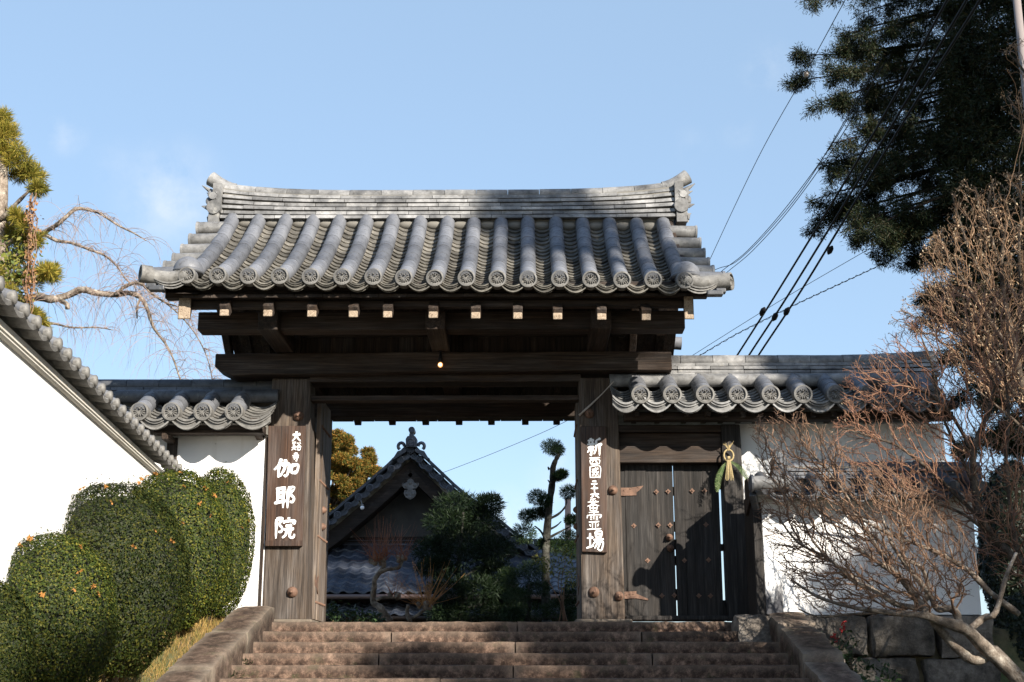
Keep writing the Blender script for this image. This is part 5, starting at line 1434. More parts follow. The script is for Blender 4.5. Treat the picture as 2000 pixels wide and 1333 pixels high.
def tufts(clumps, nper, L, w, droop=.2, out_=1.0, up=.0):
    """clumps: (centre, radius xyz) ; blades radiating from points spread in each clump"""
    Ps, Ds, Ls = [], [], []
    for c, r in clumps:
        r = np.array(r if hasattr(r, '__len__') else (r, r, r)); d = sph(nper); q = rng.random(nper) ** .5
        P = np.array(c) + d * q[:, None] * r
        D = d * out_ + rng.normal(size=d.shape) * .55 + np.array([0, 0, up - droop])
        Ps.append(P); Ds.append(D); Ls.append(rng.uniform(.55, 1.2, nper) * L)
    return blades(np.concatenate(Ps), np.concatenate(Ds), np.concatenate(Ls), w, rng)
def tube_px(mb, pts, Y, radpx, n=8, dy=0):
    P = []
    for i, (px, py) in enumerate(pts):
        y = Y + (dy[i] if hasattr(dy, '__len__') else 0); P.append(at(px, py, y))
    m_ = mpp(pts[0][0], pts[0][1], Y)
    rr = [r * m_ for r in (radpx if hasattr(radpx, '__len__') else [lerp(radpx, radpx * .35, i / (len(pts) - 1)) for i in range(len(pts))])]
    # smooth and roughen the path
    Q, Rr = [], []
    for i in range(len(P) - 1):
        p0, p1, p2, p3 = P[max(i - 1, 0)], P[i], P[i + 1], P[min(i + 2, len(P) - 1)]
        for k in range(4):
            t = k / 4; Q.append(.5 * (2 * p1 + (p2 - p0) * t + (2 * p0 - 5 * p1 + 4 * p2 - p3) * t * t + (3 * p1 - p0 - 3 * p2 + p3) * t ** 3))
            Rr.append(lerp(rr[i], rr[i + 1], t) * random.uniform(.88, 1.14))
    Q.append(P[-1]); Rr.append(rr[-1])
    mb.tube(Q, Rr, n)
    return Q, Rr

# --- garden seen through the gate
# dark layered conifer in the middle
def conifer_pads(name, label, Y, trunk, trpx, limbs, pads, mat_, L=.16, w=.012, nper=520, bark='pinebark', cat='tree', up=.15, foot=-.05):
    b0 = at(*trunk[0], Y); root = thing(name, label, cat, (b0.x, Y, foot))
    mb = MB(); tube_px(mb, trunk, Y, trpx, 10)
    p = at(*trunk[0], Y)
    mb.tube([Vector((p.x, Y, foot - .1)), p], [trpx * mpp(*trunk[0], Y) * 1.15 if not hasattr(trpx, '__len__') else trpx[0] * mpp(*trunk[0], Y) * 1.1] * 2, 10)
    tr = mb.build('trunk', M[bark], root, smooth=True)
    for pts, r in limbs:
        mb = MB(); tube_px(mb, pts, Y, r, 7, [random.uniform(-.15, .15) for _ in pts]); mb.build('limb', M[bark], tr, smooth=True)
    cl = []
    for pad in pads:
        px, py, rx = pad[:3]; ry = pad[3] if len(pad) > 3 else rx; y = Y + (pad[4] if len(pad) > 4 else random.uniform(-.3, .2))
        m_ = mpp(px, py, Y); cl.append((at(px, py, y), (rx * m_ * 1.12, rx * m_ * 1.12, ry * m_ * 1.12)))
    V, Q = tufts(cl, int(nper * 1.25), L, w, 0, 1.0, up)
    npmesh('crown', V, Q, mat_, root)
    return root
conifer_pads('garden_conifer', 'dark dense garden conifer in front of the right half of the hall gable', 6.0,
    [(898, 1212), (900, 1170), (895, 1120), (900, 1060), (905, 1000)], 7,
    [([(900, 1190), (930, 1185), (950, 1175), (957, 1165)], 3.5), ([(900, 1130), (925, 1115), (945, 1100)], 3), ([(892, 1120), (875, 1105), (858, 1092)], 3.5)],
    [(895, 985, 42, 18), (955, 985, 24, 16), (875, 1020, 42, 22), (935, 1020, 45, 22), (900, 1055, 62, 25), (845, 1075, 36, 20), (965, 1075, 40, 22), (905, 1100, 60, 26), (850, 1110, 34, 14), (965, 1120, 36, 20), (880, 1150, 42, 18), (940, 1150, 45, 20), (985, 1160, 36, 18), (920, 1195, 58, 18), (990, 1195, 40, 18), (870, 1195, 36, 14)],
    L_gar, .1, .011, 1700)
conifer_pads('pruned_conifer', 'tall pruned tree with bare grey trunk and round needle pads near the right gate post', 5.0,
    [(1068, 1212), (1066, 1150), (1066, 1080), (1069, 1030), (1074, 980), (1079, 940), (1080, 915), (1086, 898), (1092, 888)], [9, 8.5, 8, 8, 7, 6, 5.5, 4.5, 4],
    [([(1068, 1016), (1090, 1005), (1104, 990), (1107, 976)], 3), ([(1066, 1054), (1094, 1039), (1116, 1028)], 3), ([(1067, 1056), (1056, 1038), (1045, 1028)], 3), ([(1068, 1037), (1086, 1028), (1096, 1019)], 2.6),
     ([(1076, 945), (1070, 938)], 2.5), ([(1080, 940), (1092, 936), (1097, 930)], 2.5), ([(1066, 1180), (1085, 1172), (1100, 1158)], 3), ([(1073, 918), (1070, 912)], 3)],
    [(1078, 873, 17, 12), (1088, 880, 12, 9), (1097, 926, 9, 6), (1088, 932, 8, 5), (1050, 972, 17, 12), (1064, 978, 10, 9), (1110, 962, 14, 11), (1048, 1004, 17, 9), (1030, 1008, 14, 10), (1062, 1000, 12, 8), (1116, 1016, 10, 7), (1112, 1052, 18, 14), (1084, 1066, 20, 13), (1062, 1062, 12, 8), (1120, 1075, 14, 14)],
    L_garl, .06, .007, 1000)
conifer_pads('pruned_conifer', 'low green pruned conifer left of the tall pruned trunk', 4.6,
    [(1030, 1212), (1034, 1180), (1032, 1140)], 5, [([(1032, 1160), (1010, 1150), (995, 1140)], 3)],
    [(1024, 1042, 20, 17), (1038, 1116, 24, 17), (994, 1128, 19, 15), (1050, 1150, 24, 12), (1010, 1165, 26, 12), (1040, 1195, 30, 14), (1000, 1200, 20, 10), (1090, 1190, 26, 16), (1118, 1160, 16, 20), (1115, 1200, 20, 12)], L_garl, .07, .008, 1000)
# nandina-like plant
b0 = at(1100, 1212, 3.6); nd = thing('leafy_shrub', 'yellow green leafy shrub on thin bare stems in front of the pruned trees', 'shrub', (b0.x, 3.6, 0))
mb = MB()
for tip in ((1068, 1120), (1095, 1112), (1118, 1115), (1105, 1095)): tube_px(mb, [(1100 + (tip[0] - 1095) * .3, 1214), (1098 + (tip[0] - 1095) * .1, 1180), (1090 + (tip[0] - 1095) * .6, 1140), tip], 3.6, 1.6, 5)
mb.build('stem', M['twig'], nd, smooth=True)
cl = [(at(px, py, 3.6 + random.uniform(-.15, .15)), r * mpp(px, py, 3.6)) for px, py, r in ((1050, 1090, 12), (1068, 1098, 14), (1085, 1092, 13), (1103, 1078, 10), (1112, 1095, 12), (1095, 1108, 15), (1078, 1115, 12), (1118, 1118, 13), (1105, 1130, 14), (1122, 1138, 10), (1060, 1106, 9))]
Ps = np.concatenate([np.array(c) + rng.normal(size=(60, 3)) * r * .6 for c, r in cl])
V, Q = leaf_quads(Ps, rng.normal(size=Ps.shape) + np.array([0, -.3, .8]), rng.uniform(.035, .07, len(Ps)), .32, rng)
npmesh('foliage', V, Q, L_nan, nd)
# pollarded plum trees with red shoots
def plum(label, Y, trunks, heads, nsh, mat_, lo, hi, spread):
    b0 = at(*trunks[0][0][0], Y); root = thing('pollarded_tree', label, 'tree', (b0.x, Y, 0), None)
    mb = MB()
    for pts, r in trunks: tube_px(mb, pts, Y, r, 9, [random.uniform(-.06, .06) for _ in pts])
    mb.tube([Vector((b0.x + .03, Y, -.1)), b0], [trunks[0][1] * mpp(*trunks[0][0][0], Y) if not hasattr(trunks[0][1], '__len__') else trunks[0][1][0] * mpp(700, 1200, Y)] * 2, 9)
    mb.build('trunk', M['palebark'], root, smooth=True)
    for (hx, hy), cnt in heads:
        S = []
        for k in range(cnt):
            o = at(hx + random.uniform(-9, 9), hy + random.uniform(-5, 5), Y + random.uniform(-.1, .1))
            a = random.gauss(0, spread); L = random.uniform(lo, hi); b = random.uniform(-.5, .4)
            d = Vector((math.sin(a), b, abs(math.cos(a)) if abs(a) < 1.6 else math.cos(a))).normalized(); p = o; r = random.uniform(.003, .0052)
            for q in range(5):
                e = p + d * L / 5; S.append((p, e, r * (1 - q * .15), r * (1 - (q + 1) * .15))); p = e
                d = (d + Vector((random.uniform(-.07, .07), random.uniform(-.07, .07), .05))).normalized()
        V, Q = segs_mesh(S, 4); npmesh('shoots', V, Q, mat_, root)
    for (hx, hy), cnt in heads:
        mb = MB()
        for k in range(7): mb.ball(at(hx + random.uniform(-10, 10), hy + random.uniform(-5, 6), Y + random.uniform(-.06, .06)), random.uniform(.02, .045), 8, 6)
        mb.build('knuckle', M['palebark'], root, smooth=True)
plum('crooked pollarded plum tree with fine red shoots in front of the hall roof', 4.0,
     [([(763, 1214), (742, 1187), (730, 1178), (729, 1160), (731, 1147), (732, 1132), (742, 1118), (750, 1106), (747, 1091)], [6.5, 7, 6.5, 5.5, 5, 5, 4.5, 4.5, 5.5]),
      ([(742, 1118), (755, 1113), (768, 1111), (780, 1108), (784, 1096)], [4.5, 4, 3.5, 3.5, 4.5]), ([(735, 1172), (750, 1166), (762, 1168), (775, 1166)], [4, 3, 2.5, 2]), ([(747, 1095), (738, 1088), (733, 1092)], [3.5, 3, 2])],
     [((747, 1090), 50), ((784, 1092), 30), ((735, 1096), 24), ((770, 1165), 12)], 80, M['redtwig'], .2, .62, .62)
M['orangetwig'] = plain('orange_shoots', (.32, .13, .03), .55, 0, (.42, .2, .05), 3)
plum('low pollarded stump with a fan of orange shoots right of the crooked plum', 3.8,
     [([(801, 1214), (795, 1198), (797, 1182)], [4.5, 4, 3.5]), ([(800, 1210), (815, 1202), (828, 1192), (836, 1184)], [3.2, 3, 3, 6])],
     [((836, 1183), 46), ((823, 1185), 14)], 60, M['orangetwig'], .25, .72, .75)
# low leafy plant by the left door leaf
b0 = at(680, 1212, 3.4); lp = thing('leafy_shrub', 'low dark leafy shrub at the foot of the left door leaf', 'shrub', (b0.x, 3.4, 0))
Ps = np.concatenate([np.array(at(px, py, 3.4)) + rng.normal(size=(70, 3)) * .05 for px, py in ((648, 1200), (660, 1206), (678, 1204), (690, 1200), (705, 1206), (720, 1208), (735, 1210), (650, 1190))])
V, Q = leaf_quads(Ps, rng.normal(size=Ps.shape) + np.array([0, -.5, .6]), rng.uniform(.04, .085, len(Ps)), .4, rng); npmesh('foliage', V, Q, L_low, lp)
mb = MB()
for px in (650, 675, 700, 725): tube_px(mb, [(px, 1216), (px + 3, 1203)], 3.4, 1, 5)
mb.build('stem', M['twig'], lp)
# autumn tree behind the hall
def big_tree(name, label, base, trunk_h, clumps, mat_, nper, L, w, trunk_r, up=.1, bark='bark', droop=0):
    root = thing(name, label, 'tree', base); base = Vector(base)
    mb = MB(); top = base + Vector((0, 0, trunk_h)); pts = [base - Vector((0, 0, .3))] + [base.lerp(top, k / 6) + Vector((random.uniform(-.06, .06), random.uniform(-.06, .06), 0)) * (trunk_h / 8) for k in range(1, 7)]
    mb.tube(pts, [trunk_r * (1.25 - k * .17) for k in range(7)], 12)
    for c, r in clumps[::3]:
        c = Vector(c); h = max(.25, min(.95, (c.z - base.z) / trunk_h - .12)); s = base.lerp(top, h)
        mb.tube([s, s.lerp(c, .5) + Vector((0, 0, .12)), c], [trunk_r * .3, trunk_r * .2, trunk_r * .08], 6)
    mb.build('trunk', M[bark], root, smooth=True)
    V, Q = tufts(clumps, nper, L, w, droop, 1, up); npmesh('crown', V, Q, mat_, root)
    return root
TY = 46.0
cl = []
for k in range(150):
    while True:
        px, py = random.uniform(520, 742), random.uniform(836, 1080)
        u = (px - 640) / 100; v = (py - 960) / 125
        if u * u + v * v < 1 and (py > 836 + max(0, (px - 665)) * .95 + max(0, 665 - px) * .1 - 6): break
    m_ = mpp(px, py, TY); cl.append((at(px, py, TY + random.uniform(-1.6, 1.6)), (13 * m_, 13 * m_, 9 * m_)))
bt = at(640, 1250, TY)
big_tree('autumn_tree', 'rounded golden and green tree behind the left slope of the hall roof', (bt.x, TY, -.1), 7.5, cl, L_aut, 1100, .17, .035, .25)

# --- left: old mossy cedar and weeping cherry behind the wall
CY_ = 3.2
cl = []
for px, py, r in ((2, 232, 20), (12, 255, 14), (-10, 260, 20), (12, 290, 24), (30, 305, 22), (44, 325, 22), (60, 345, 17), (30, 340, 18), (70, 372, 10), (-15, 330, 24), (3, 440, 18), (40, 430, 14), (12, 470, 22), (50, 462, 16), (68, 470, 11), (28, 515, 24), (-4, 520, 25), (52, 545, 18), (15, 565, 24), (92, 528, 13), (104, 536, 10), (80, 540, 10), (70, 620, 14), (30, 610, 22), (78, 640, 9), (-10, 610, 24)):
    m_ = mpp(px, py, CY_); cl.append((at(px, py, CY_ + random.uniform(-.35, .35)), (r * m_, r * m_, r * m_ * .8)))
p0 = at(-6, 700, CY_); ct = thing('old_cedar', 'mossy old cedar with golden green sprays rising behind the left wall', 'tree', (p0.x, CY_, -.1))
mb = MB(); mb.tube([(p0.x, CY_, -.3), p0], [.2, .17], 10); tube_px(mb, [(-6, 700), (0, 560), (-4, 440), (3, 340), (0, 250), (2, 215)], CY_, [22, 20, 17, 13, 9, 5], 10)
for pts, r in (([(0, 480), (25, 470), (48, 440), (52, 410)], 6), ([(0, 430), (30, 400), (55, 375), (70, 360)], 5), ([(0, 560), (40, 550), (90, 535)], 5), ([(2, 380), (20, 420), (55, 455)], 4), ([(0, 500), (30, 500), (60, 480)], 4), ([(0, 620), (35, 615), (70, 620)], 5), ([(20, 440), (45, 420), (60, 425)], 4)):
    tube_px(mb, pts, CY_, r, 7, [random.uniform(-.15, .15) for _ in pts])
mb.build('trunk', M['palebark'], ct, smooth=True)
cl = [(c + Vector((random.gauss(0, .55) * r[0], random.gauss(0, .5) * r[0], random.gauss(0, .5) * r[0])), tuple(q * random.uniform(.28, .6) for q in r)) for c, r in cl for _ in range(6)]
V, Q = tufts(cl, 210, .125, .008, .05, 1.0, .3); npmesh('crown', V, Q, L_cedl, ct)
# broad leaves of an ivy on the trunk
Ps = np.concatenate([np.array(at(px, py, CY_ - .25)) + rng.normal(size=(90, 3)) * np.array([.13, .1, .13]) for px, py in ((15, 505), (30, 540), (10, 560), (35, 590), (5, 600), (40, 500))])
V, Q = leaf_quads(Ps, rng.normal(size=Ps.shape) * .7 + np.array([.3, -.8, .3]), rng.uniform(.05, .09, len(Ps)), .6, rng); npmesh('ivy', V, Q, L_nan, ct)
# dry hanging vine
vn = thing('dry_vine', 'dry rust coloured vine hanging from the old cedar', 'plant', tuple(at(60, 640, CY_ - .4)))
S = []; Ps = []
for k in range(7):
    p = at(66 + random.uniform(-9, 9), 385 + random.uniform(-10, 20), CY_ - .4); q = at(50 + random.uniform(-6, 10), 650, CY_ - .4 + random.uniform(-.1, .1)); N_ = 16
    prev = p
    for i in range(1, N_ + 1):
        e = p.lerp(q, i / N_) + Vector((random.uniform(-.03, .03), random.uniform(-.03, .03), 0)); S.append((prev, e, .008, .008)); prev = e
        if i < 13: Ps += [e + Vector((random.gauss(0, .035), random.gauss(0, .03), random.gauss(0, .03))) for _ in range(5)]
V, Q = segs_mesh(S, 4); npmesh('stems', V, Q, M['twig'], vn)
L_vine = leafmat('dry_vine_leaves', [(.25, .12, .06), (.38, .2, .1), (.45, .28, .15)], .8, .1, .25)
Ps = np.array([tuple(p) for p in Ps]); V, Q = leaf_quads(Ps, rng.normal(size=Ps.shape), rng.uniform(.03, .065, len(Ps)), .6, rng); npmesh('leaves', V, Q, L_vine, vn)

def twigs_hang(S, path, count, lo, hi, r0, sway=.25, fwd=.0, t0=.15):
    for k in range(count):
        t = random.uniform(t0, 1); i = min(int(t * (len(path) - 1)), len(path) - 2); p = path[i].lerp(path[i + 1], t * (len(path) - 1) - i)
        d = Vector((random.gauss(.25, .6), random.gauss(0, .5), random.uniform(-.2, .6))).normalized(); L = random.uniform(lo, hi); n_ = 9; r = r0
        for q in range(n_):
            e = p + d * L / n_; S.append((p, e, r, r * .88)); r *= .88
            if q > 2 and random.random() < .4:
                dd = (d + Vector((random.gauss(0, .5), random.gauss(0, .5), -.1))).normalized(); p2 = e; rr = r * .7
                for z in range(4):
                    e2 = p2 + dd * L * .06; S.append((p2, e2, rr, rr * .8)); rr *= .8; p2 = e2; dd = (dd + Vector((random.gauss(0, .12), random.gauss(0, .12), -.28))).normalized()
            p = e; d = (d + Vector((random.gauss(0, .1) * 1.2, random.gauss(0, .1), -.3))).normalized()
WY = 6.0
wc = thing('weeping_cherry', 'bare weeping cherry with pale lichened limbs behind the left wall', 'tree', tuple(Vector((at(-60, 700, WY).x, WY, -.1))))
mb = MB(); paths = []
p0 = at(-60, 640, WY)
mb.tube([(p0.x, WY, -.4), p0, at(10, 590, WY)], [.22, .16, .1], 10)
for pts, r in (([(-20, 592), (40, 586), (75, 580), (100, 585), (130, 578), (160, 566), (185, 572), (225, 576), (252, 573), (275, 582), (288, 604), (300, 640), (322, 670), (338, 700), (350, 735), (362, 770)], [9, 9, 8, 7.5, 7, 6.5, 6, 5.5, 5, 4.2, 3.4, 2.8, 2.2, 1.8, 1.5, 1.2]),
               ([(225, 576), (245, 560), (272, 553), (298, 575), (325, 592), (352, 600)], [4, 3.5, 3, 2.2, 1.6, 1]), ([(275, 582), (268, 600), (268, 622)], [3, 2, 1.2]), ([(298, 575), (340, 605), (380, 650), (405, 700), (415, 745)], [2, 1.6, 1.3, 1, .8]),
               ([(20, 520), (60, 480), (85, 456), (110, 440), (128, 425), (150, 408), (180, 412), (200, 420), (230, 440), (262, 456), (285, 470)], [7, 6, 5, 4.6, 4.2, 3.6, 3, 2.5, 2, 1.5, 1]), ([(85, 456), (110, 470), (140, 475), (175, 488), (205, 500), (228, 520), (245, 545), (265, 562)], [4, 3.5, 3, 2.5, 2, 1.6, 1.2, 1]),
               ([(60, 640), (100, 632), (140, 640), (190, 640), (220, 645)], [3, 2.5, 1.8, 1.2, .8]), ([(118, 588), (130, 594), (132, 604)], [5, 4.4, 4.2])):
    Q_, _ = tube_px(mb, pts, WY, r, 8, [random.uniform(-.2, .2) for _ in pts]); paths.append(Q_)
mb.build('trunk', M['palebark'], wc, smooth=True)
S = []
for Q_, cnt, hi in zip(paths, (150, 60, 20, 75, 90, 85, 28, 0), (1.5, 1.2, .9, 1.0, 1.0, 1.1, .6, .1)): twigs_hang(S, Q_, cnt, .3, hi, .0045)
V, Q = segs_mesh(S, 3); npmesh('hanging_twigs', V, Q, plain('pale_twigs', (.2, .13, .1), .8, 0, (.34, .25, .2), 5), wc)

# --- right: big dark cedar behind the wall
KY = 13.0
tb = at(2045, 1200, KY)
ce = thing('cedar_tree', 'huge dark cedar with ragged drooping boughs filling the top right', 'tree', (tb.x, KY, -.1))
mb = MB(); tr_ = [Vector((tb.x, KY, -.3))] + [at(px, py, KY) for px, py in ((2045, 1100), (2043, 800), (2042, 500), (2040, 200), (2038, -100), (2035, -350))]
mb.tube(tr_, [.3, .28, .25, .22, .19, .16, .1], 12)
boughs = [((1562, 4), (1760, -30), (1950, -70)), ((1648, 70), (1760, 30), (1950, -10)), ((1560, 105), (1660, 120), (1960, 60)), ((1552, 160), (1670, 140), (1960, 90)), ((1592, 205), (1690, 165), (1960, 110)), ((1680, 225), (1760, 180), (1960, 160)),
          ((1625, 280), (1740, 250), (1960, 200)), ((1600, 330), (1720, 280), (1960, 230)), ((1618, 350), (1740, 310), (1960, 260)), ((1578, 395), (1690, 350), (1960, 300)), ((1585, 440), (1700, 390), (1960, 330)), ((1640, 455), (1740, 400), (1960, 350)),
          ((1712, 470), (1800, 420), (1960, 390)), ((1722, 495), (1800, 460), (1960, 420)), ((1775, 515), (1860, 480), (1960, 450)), ((1795, 580), (1880, 560), (1960, 540)), ((1800, 630), (1890, 610), (1960, 590)), ((1840, 700), (1900, 670), (1960, 640)),
          ((1700, -20), (1800, -60), (1950, -120)), ((1860, 780), (1920, 740), (1970, 720)), ((1880, 880), (1930, 840), (1970, 820)), ((1890, 1000), (1940, 960), (1975, 940)), ((1900, 1120), (1950, 1080), (1980, 1060)), ((2080, 200), (2040, 180), (1975, 150)), ((2100, 500), (2040, 470), (1975, 440)), ((2080, 800), (2040, 780), (1975, 760)), ((2060, 1050), (2020, 1040), (1980, 1020))]
cl = []; Ps, Ds, Ls = [], [], []
Ws = []
def spray(c, d, n_, spread, l0, l1, w=.015):
    """a soft drooping bunch of fine sprays round c"""
    dd = unit(np.array(d)[None] * .7 + rng.normal(size=(n_, 3)) * .75); q = rng.random(n_)
    Ps.append(np.array(c) + dd * q[:, None] * spread); Ds.append(dd * .8 + rng.normal(size=(n_, 3)) * .45 + np.array([0, 0, -.18])); Ls.append(rng.uniform(l0, l1, n_)); Ws.append(np.full(n_, w))
for tip, mid, roo in boughs:
    roo = (2035, roo[1] - 10)
    for rep in range(3):
        dy = random.uniform(-1.6, .6); j = min(rep, 1)
        P0 = at(roo[0], roo[1], KY); P1 = at(mid[0] + j * random.uniform(10, 60), mid[1] + j * random.uniform(-25, 25), KY + dy * .6); P2 = at(tip[0] + j * random.uniform(20, 120), tip[1] + j * random.uniform(-30, 24), KY + dy)
        path = [P0.lerp(P1, t).lerp(P1.lerp(P2, t), t) for t in [k / 10 for k in range(11)]]
        mb.tube(path, [lerp(.045, .008, k / 10) for k in range(11)], 6)
        # side boughs, each ending in a few bunches
        for k in range(20):
            t = random.uniform(.08, 1) ** .85; i = min(int(t * 10), 9); p_ = path[i].lerp(path[i + 1], t * 10 - i); dr = (path[i + 1] - path[i]).normalized(); s = lerp(.85, .16, t ** 1.2)
            sd = (dr * .55 + Vector((random.gauss(0, .5), random.gauss(0, .6), random.gauss(-.1, .42)))).normalized(); L = s * random.uniform(.35, 1.15)
            e = p_ + sd * L; mb.tube([p_, p_.lerp(e, .6) + Vector((0, 0, .03)), e], [.012, .008, .004], 4)
            for z in range(random.randint(3, 6)):
                c = p_.lerp(e, random.uniform(.35, 1.05)) + Vector((random.gauss(0, .07), random.gauss(0, .09), random.gauss(-.02, .06)))
                spray(c, sd, 62, .17, .05, .13)
mb.build('trunk', M['darkbark'], ce, smooth=True)
for k in range(1150):
    py = random.uniform(-60, 720); lo = 1790 if py < 420 else 1870
    px = random.uniform(lo + random.uniform(-40, 70), 2050)
    spray(at(px, py, KY + random.uniform(-1.6, 1.2)), (-.6, -.3, -.15), 64, .24, .06, .15)
for k in range(900):
    py = random.uniform(-70, 730); px = random.uniform(1850 if py < 430 else 1890, 2055)
    spray(at(px, py, KY + random.uniform(-1.3, 1.3)), (-.6, -.3, -.15), 60, .3, .1, .24, .03)
V, Q = blades(np.concatenate(Ps), np.concatenate(Ds), np.concatenate(Ls), np.concatenate(Ws), rng); npmesh('crown', V, Q, L_ced, ce)
# dark shrubbery below it, in deep shade
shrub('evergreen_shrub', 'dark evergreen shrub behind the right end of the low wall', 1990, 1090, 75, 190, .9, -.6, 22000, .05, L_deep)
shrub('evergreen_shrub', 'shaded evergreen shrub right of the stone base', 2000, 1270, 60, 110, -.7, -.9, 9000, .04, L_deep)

# --- right: bare trees in front of the low wall
def inside(poly, x, y):
    c = False; n_ = len(poly)
    for i in range(n_):
        (xa, ya), (xb, yb) = poly[i], poly[i - 1]
        if (ya > y) != (yb > y) and x < (xb - xa) * (y - ya) / (yb - ya) + xa: c = not c
    return c
def bare_tree(name, label, Y, limbs, regions, base, mtrunk, mtw, depth, tip_r, fan, pods=None):
    """limbs are the bearing branches; finer wood then grows out towards points spread through the crown, each twig leaving the nearest wood"""
    root = thing(name, label, 'tree', base); mb = MB(); N, Dn, Rn, Par = [], [], [], []
    for pts, r, dys in limbs:
        Q_, R_ = tube_px(mb, pts, Y, r, 8, [dys * i / (len(pts) - 1) + random.uniform(-.05, .05) for i in range(len(pts))])
        for i in range(1, len(Q_)):
            N.append(Q_[i]); Dn.append((Q_[i] - Q_[i - 1]).normalized()); Rn.append(R_[i]); Par.append(-1)
    b = Vector(base); q = at(*limbs[0][0][0], Y); mb.tube([b - Vector((0, 0, .3)), b.lerp(q, .5), q], [.12, .1, limbs[0][1][0] * mpp(*limbs[0][0][0], Y)], 10)
    mb.build('trunk', mtrunk, root, smooth=True)
    n0 = len(N); T = []
    for poly, cnt in regions:
        xs_, ys_ = [a for a, _ in poly], [b_ for _, b_ in poly]; k = 0
        while k < cnt:
            x, y = random.uniform(min(xs_), max(xs_)) + random.gauss(0, 14), random.uniform(min(ys_), max(ys_)) + random.gauss(0, 14)
            if inside(poly, x, y): T.append(at(x, y, Y + random.gauss(depth[0], depth[1]))); k += 1
    O = b
    arr = np.array([tuple(p) for p in N])
    T.sort(key=lambda p: float(np.min(((arr - np.array(p)) ** 2).sum(1))))
    cap = len(N) + len(T) * 5; A = np.zeros((cap, 3)); A[:len(N)] = arr; cntN = len(N); S = []; ends = []
    Dm = np.zeros((cap, 3)); Dm[:cntN] = np.array([tuple(d) for d in Dn])
    FC = at(fan[0], fan[1], Y)
    for t in T:
        rad_d = (t - FC); rad_d.y *= .3; rad_d = (rad_d.normalized() + Vector((0, 0, .12))).normalized()
        tv = np.array(t); df = tv - A[:cntN]; d2 = np.sqrt((df ** 2).sum(1)) + 1e-6
        cosang = (df * Dm[:cntN]).sum(1) / d2; cosr = (df @ np.array(rad_d)) / d2
        k = int(np.argmin(d2 * (2.2 - .9 * cosang - .75 * cosr)))   # prefer wood lying inwards that already points that way
        p0 = Vector(A[k]); L = d2[k]; d0 = Vector(Dm[k])
        if L < .03: continue
        c1 = p0 + (d0 * .7 + rad_d * .3 + Vector((random.gauss(0, .12), random.gauss(0, .12), random.gauss(0, .12)))).normalized() * L * .34
        prev, pi = p0, k
        for s in (.25, .5, .75, 1.0):
            e = p0.lerp(c1, s).lerp(c1.lerp(t, s), s) + Vector((random.gauss(0, .03), random.gauss(0, .03), random.gauss(0, .03))) * L * (1 if s < 1 else 0)
            S.append([pi, prev, e]); A[cntN] = e; Dm[cntN] = (e - prev).normalized(); Par.append(pi); prev, pi = e, cntN; cntN += 1
        ends.append(pi)
    acc = np.zeros(cntN); EXP = 2.55
    for e in ends: acc[e] += tip_r ** EXP
    rad = np.zeros(cntN)
    for k in range(cntN - 1, n0 - 1, -1):
        rad[k] = max(acc[k], tip_r ** EXP) ** (1 / EXP)
        acc[Par[k]] += acc[k] if acc[k] > 0 else tip_r ** EXP
    SS = []; idx = n0
    for pi, a, e in S:
        r1 = rad[idx]; r0 = r1 * 1.04 if pi < n0 else min(rad[pi], r1 * 1.25); SS.append((a, e, min(r0, .03), min(r1, .03))); idx += 1
    tips = []
    for e in ends:                                        # buds and spurs at the ends
        p = Vector(A[e]); d = Vector(Dm[e]); tips.append(p)
        for _ in range(2):
            q = p - d * random.uniform(.02, .12); dd = (d + Vector((random.gauss(0, .6), random.gauss(0, .5), random.gauss(.15, .6)))).normalized(); l = random.uniform(.025, .075)
            SS.append((q, q + dd * l, tip_r * .95, tip_r * .6)); tips.append(q + dd * l)
    V, Q = segs_mesh(SS, 4); npmesh('twigs', V, Q, mtw, root)
    if pods:
        n_, size, mt_ = pods; ix = rng.integers(0, len(tips), n_); Ps = np.array([tuple(tips[i]) for i in ix]) + rng.normal(size=(n_, 3)) * .015
        V, Q = leaf_quads(Ps, rng.normal(size=Ps.shape) + np.array([0, -.5, 0]), rng.uniform(.5, 1.2, n_) * size, .45, rng, rng.normal(size=Ps.shape) * .4 + np.array([0, 0, -1.])); kind(npmesh('seed_pods', V, Q, mt_, root), 'stuff')
    return len(SS)
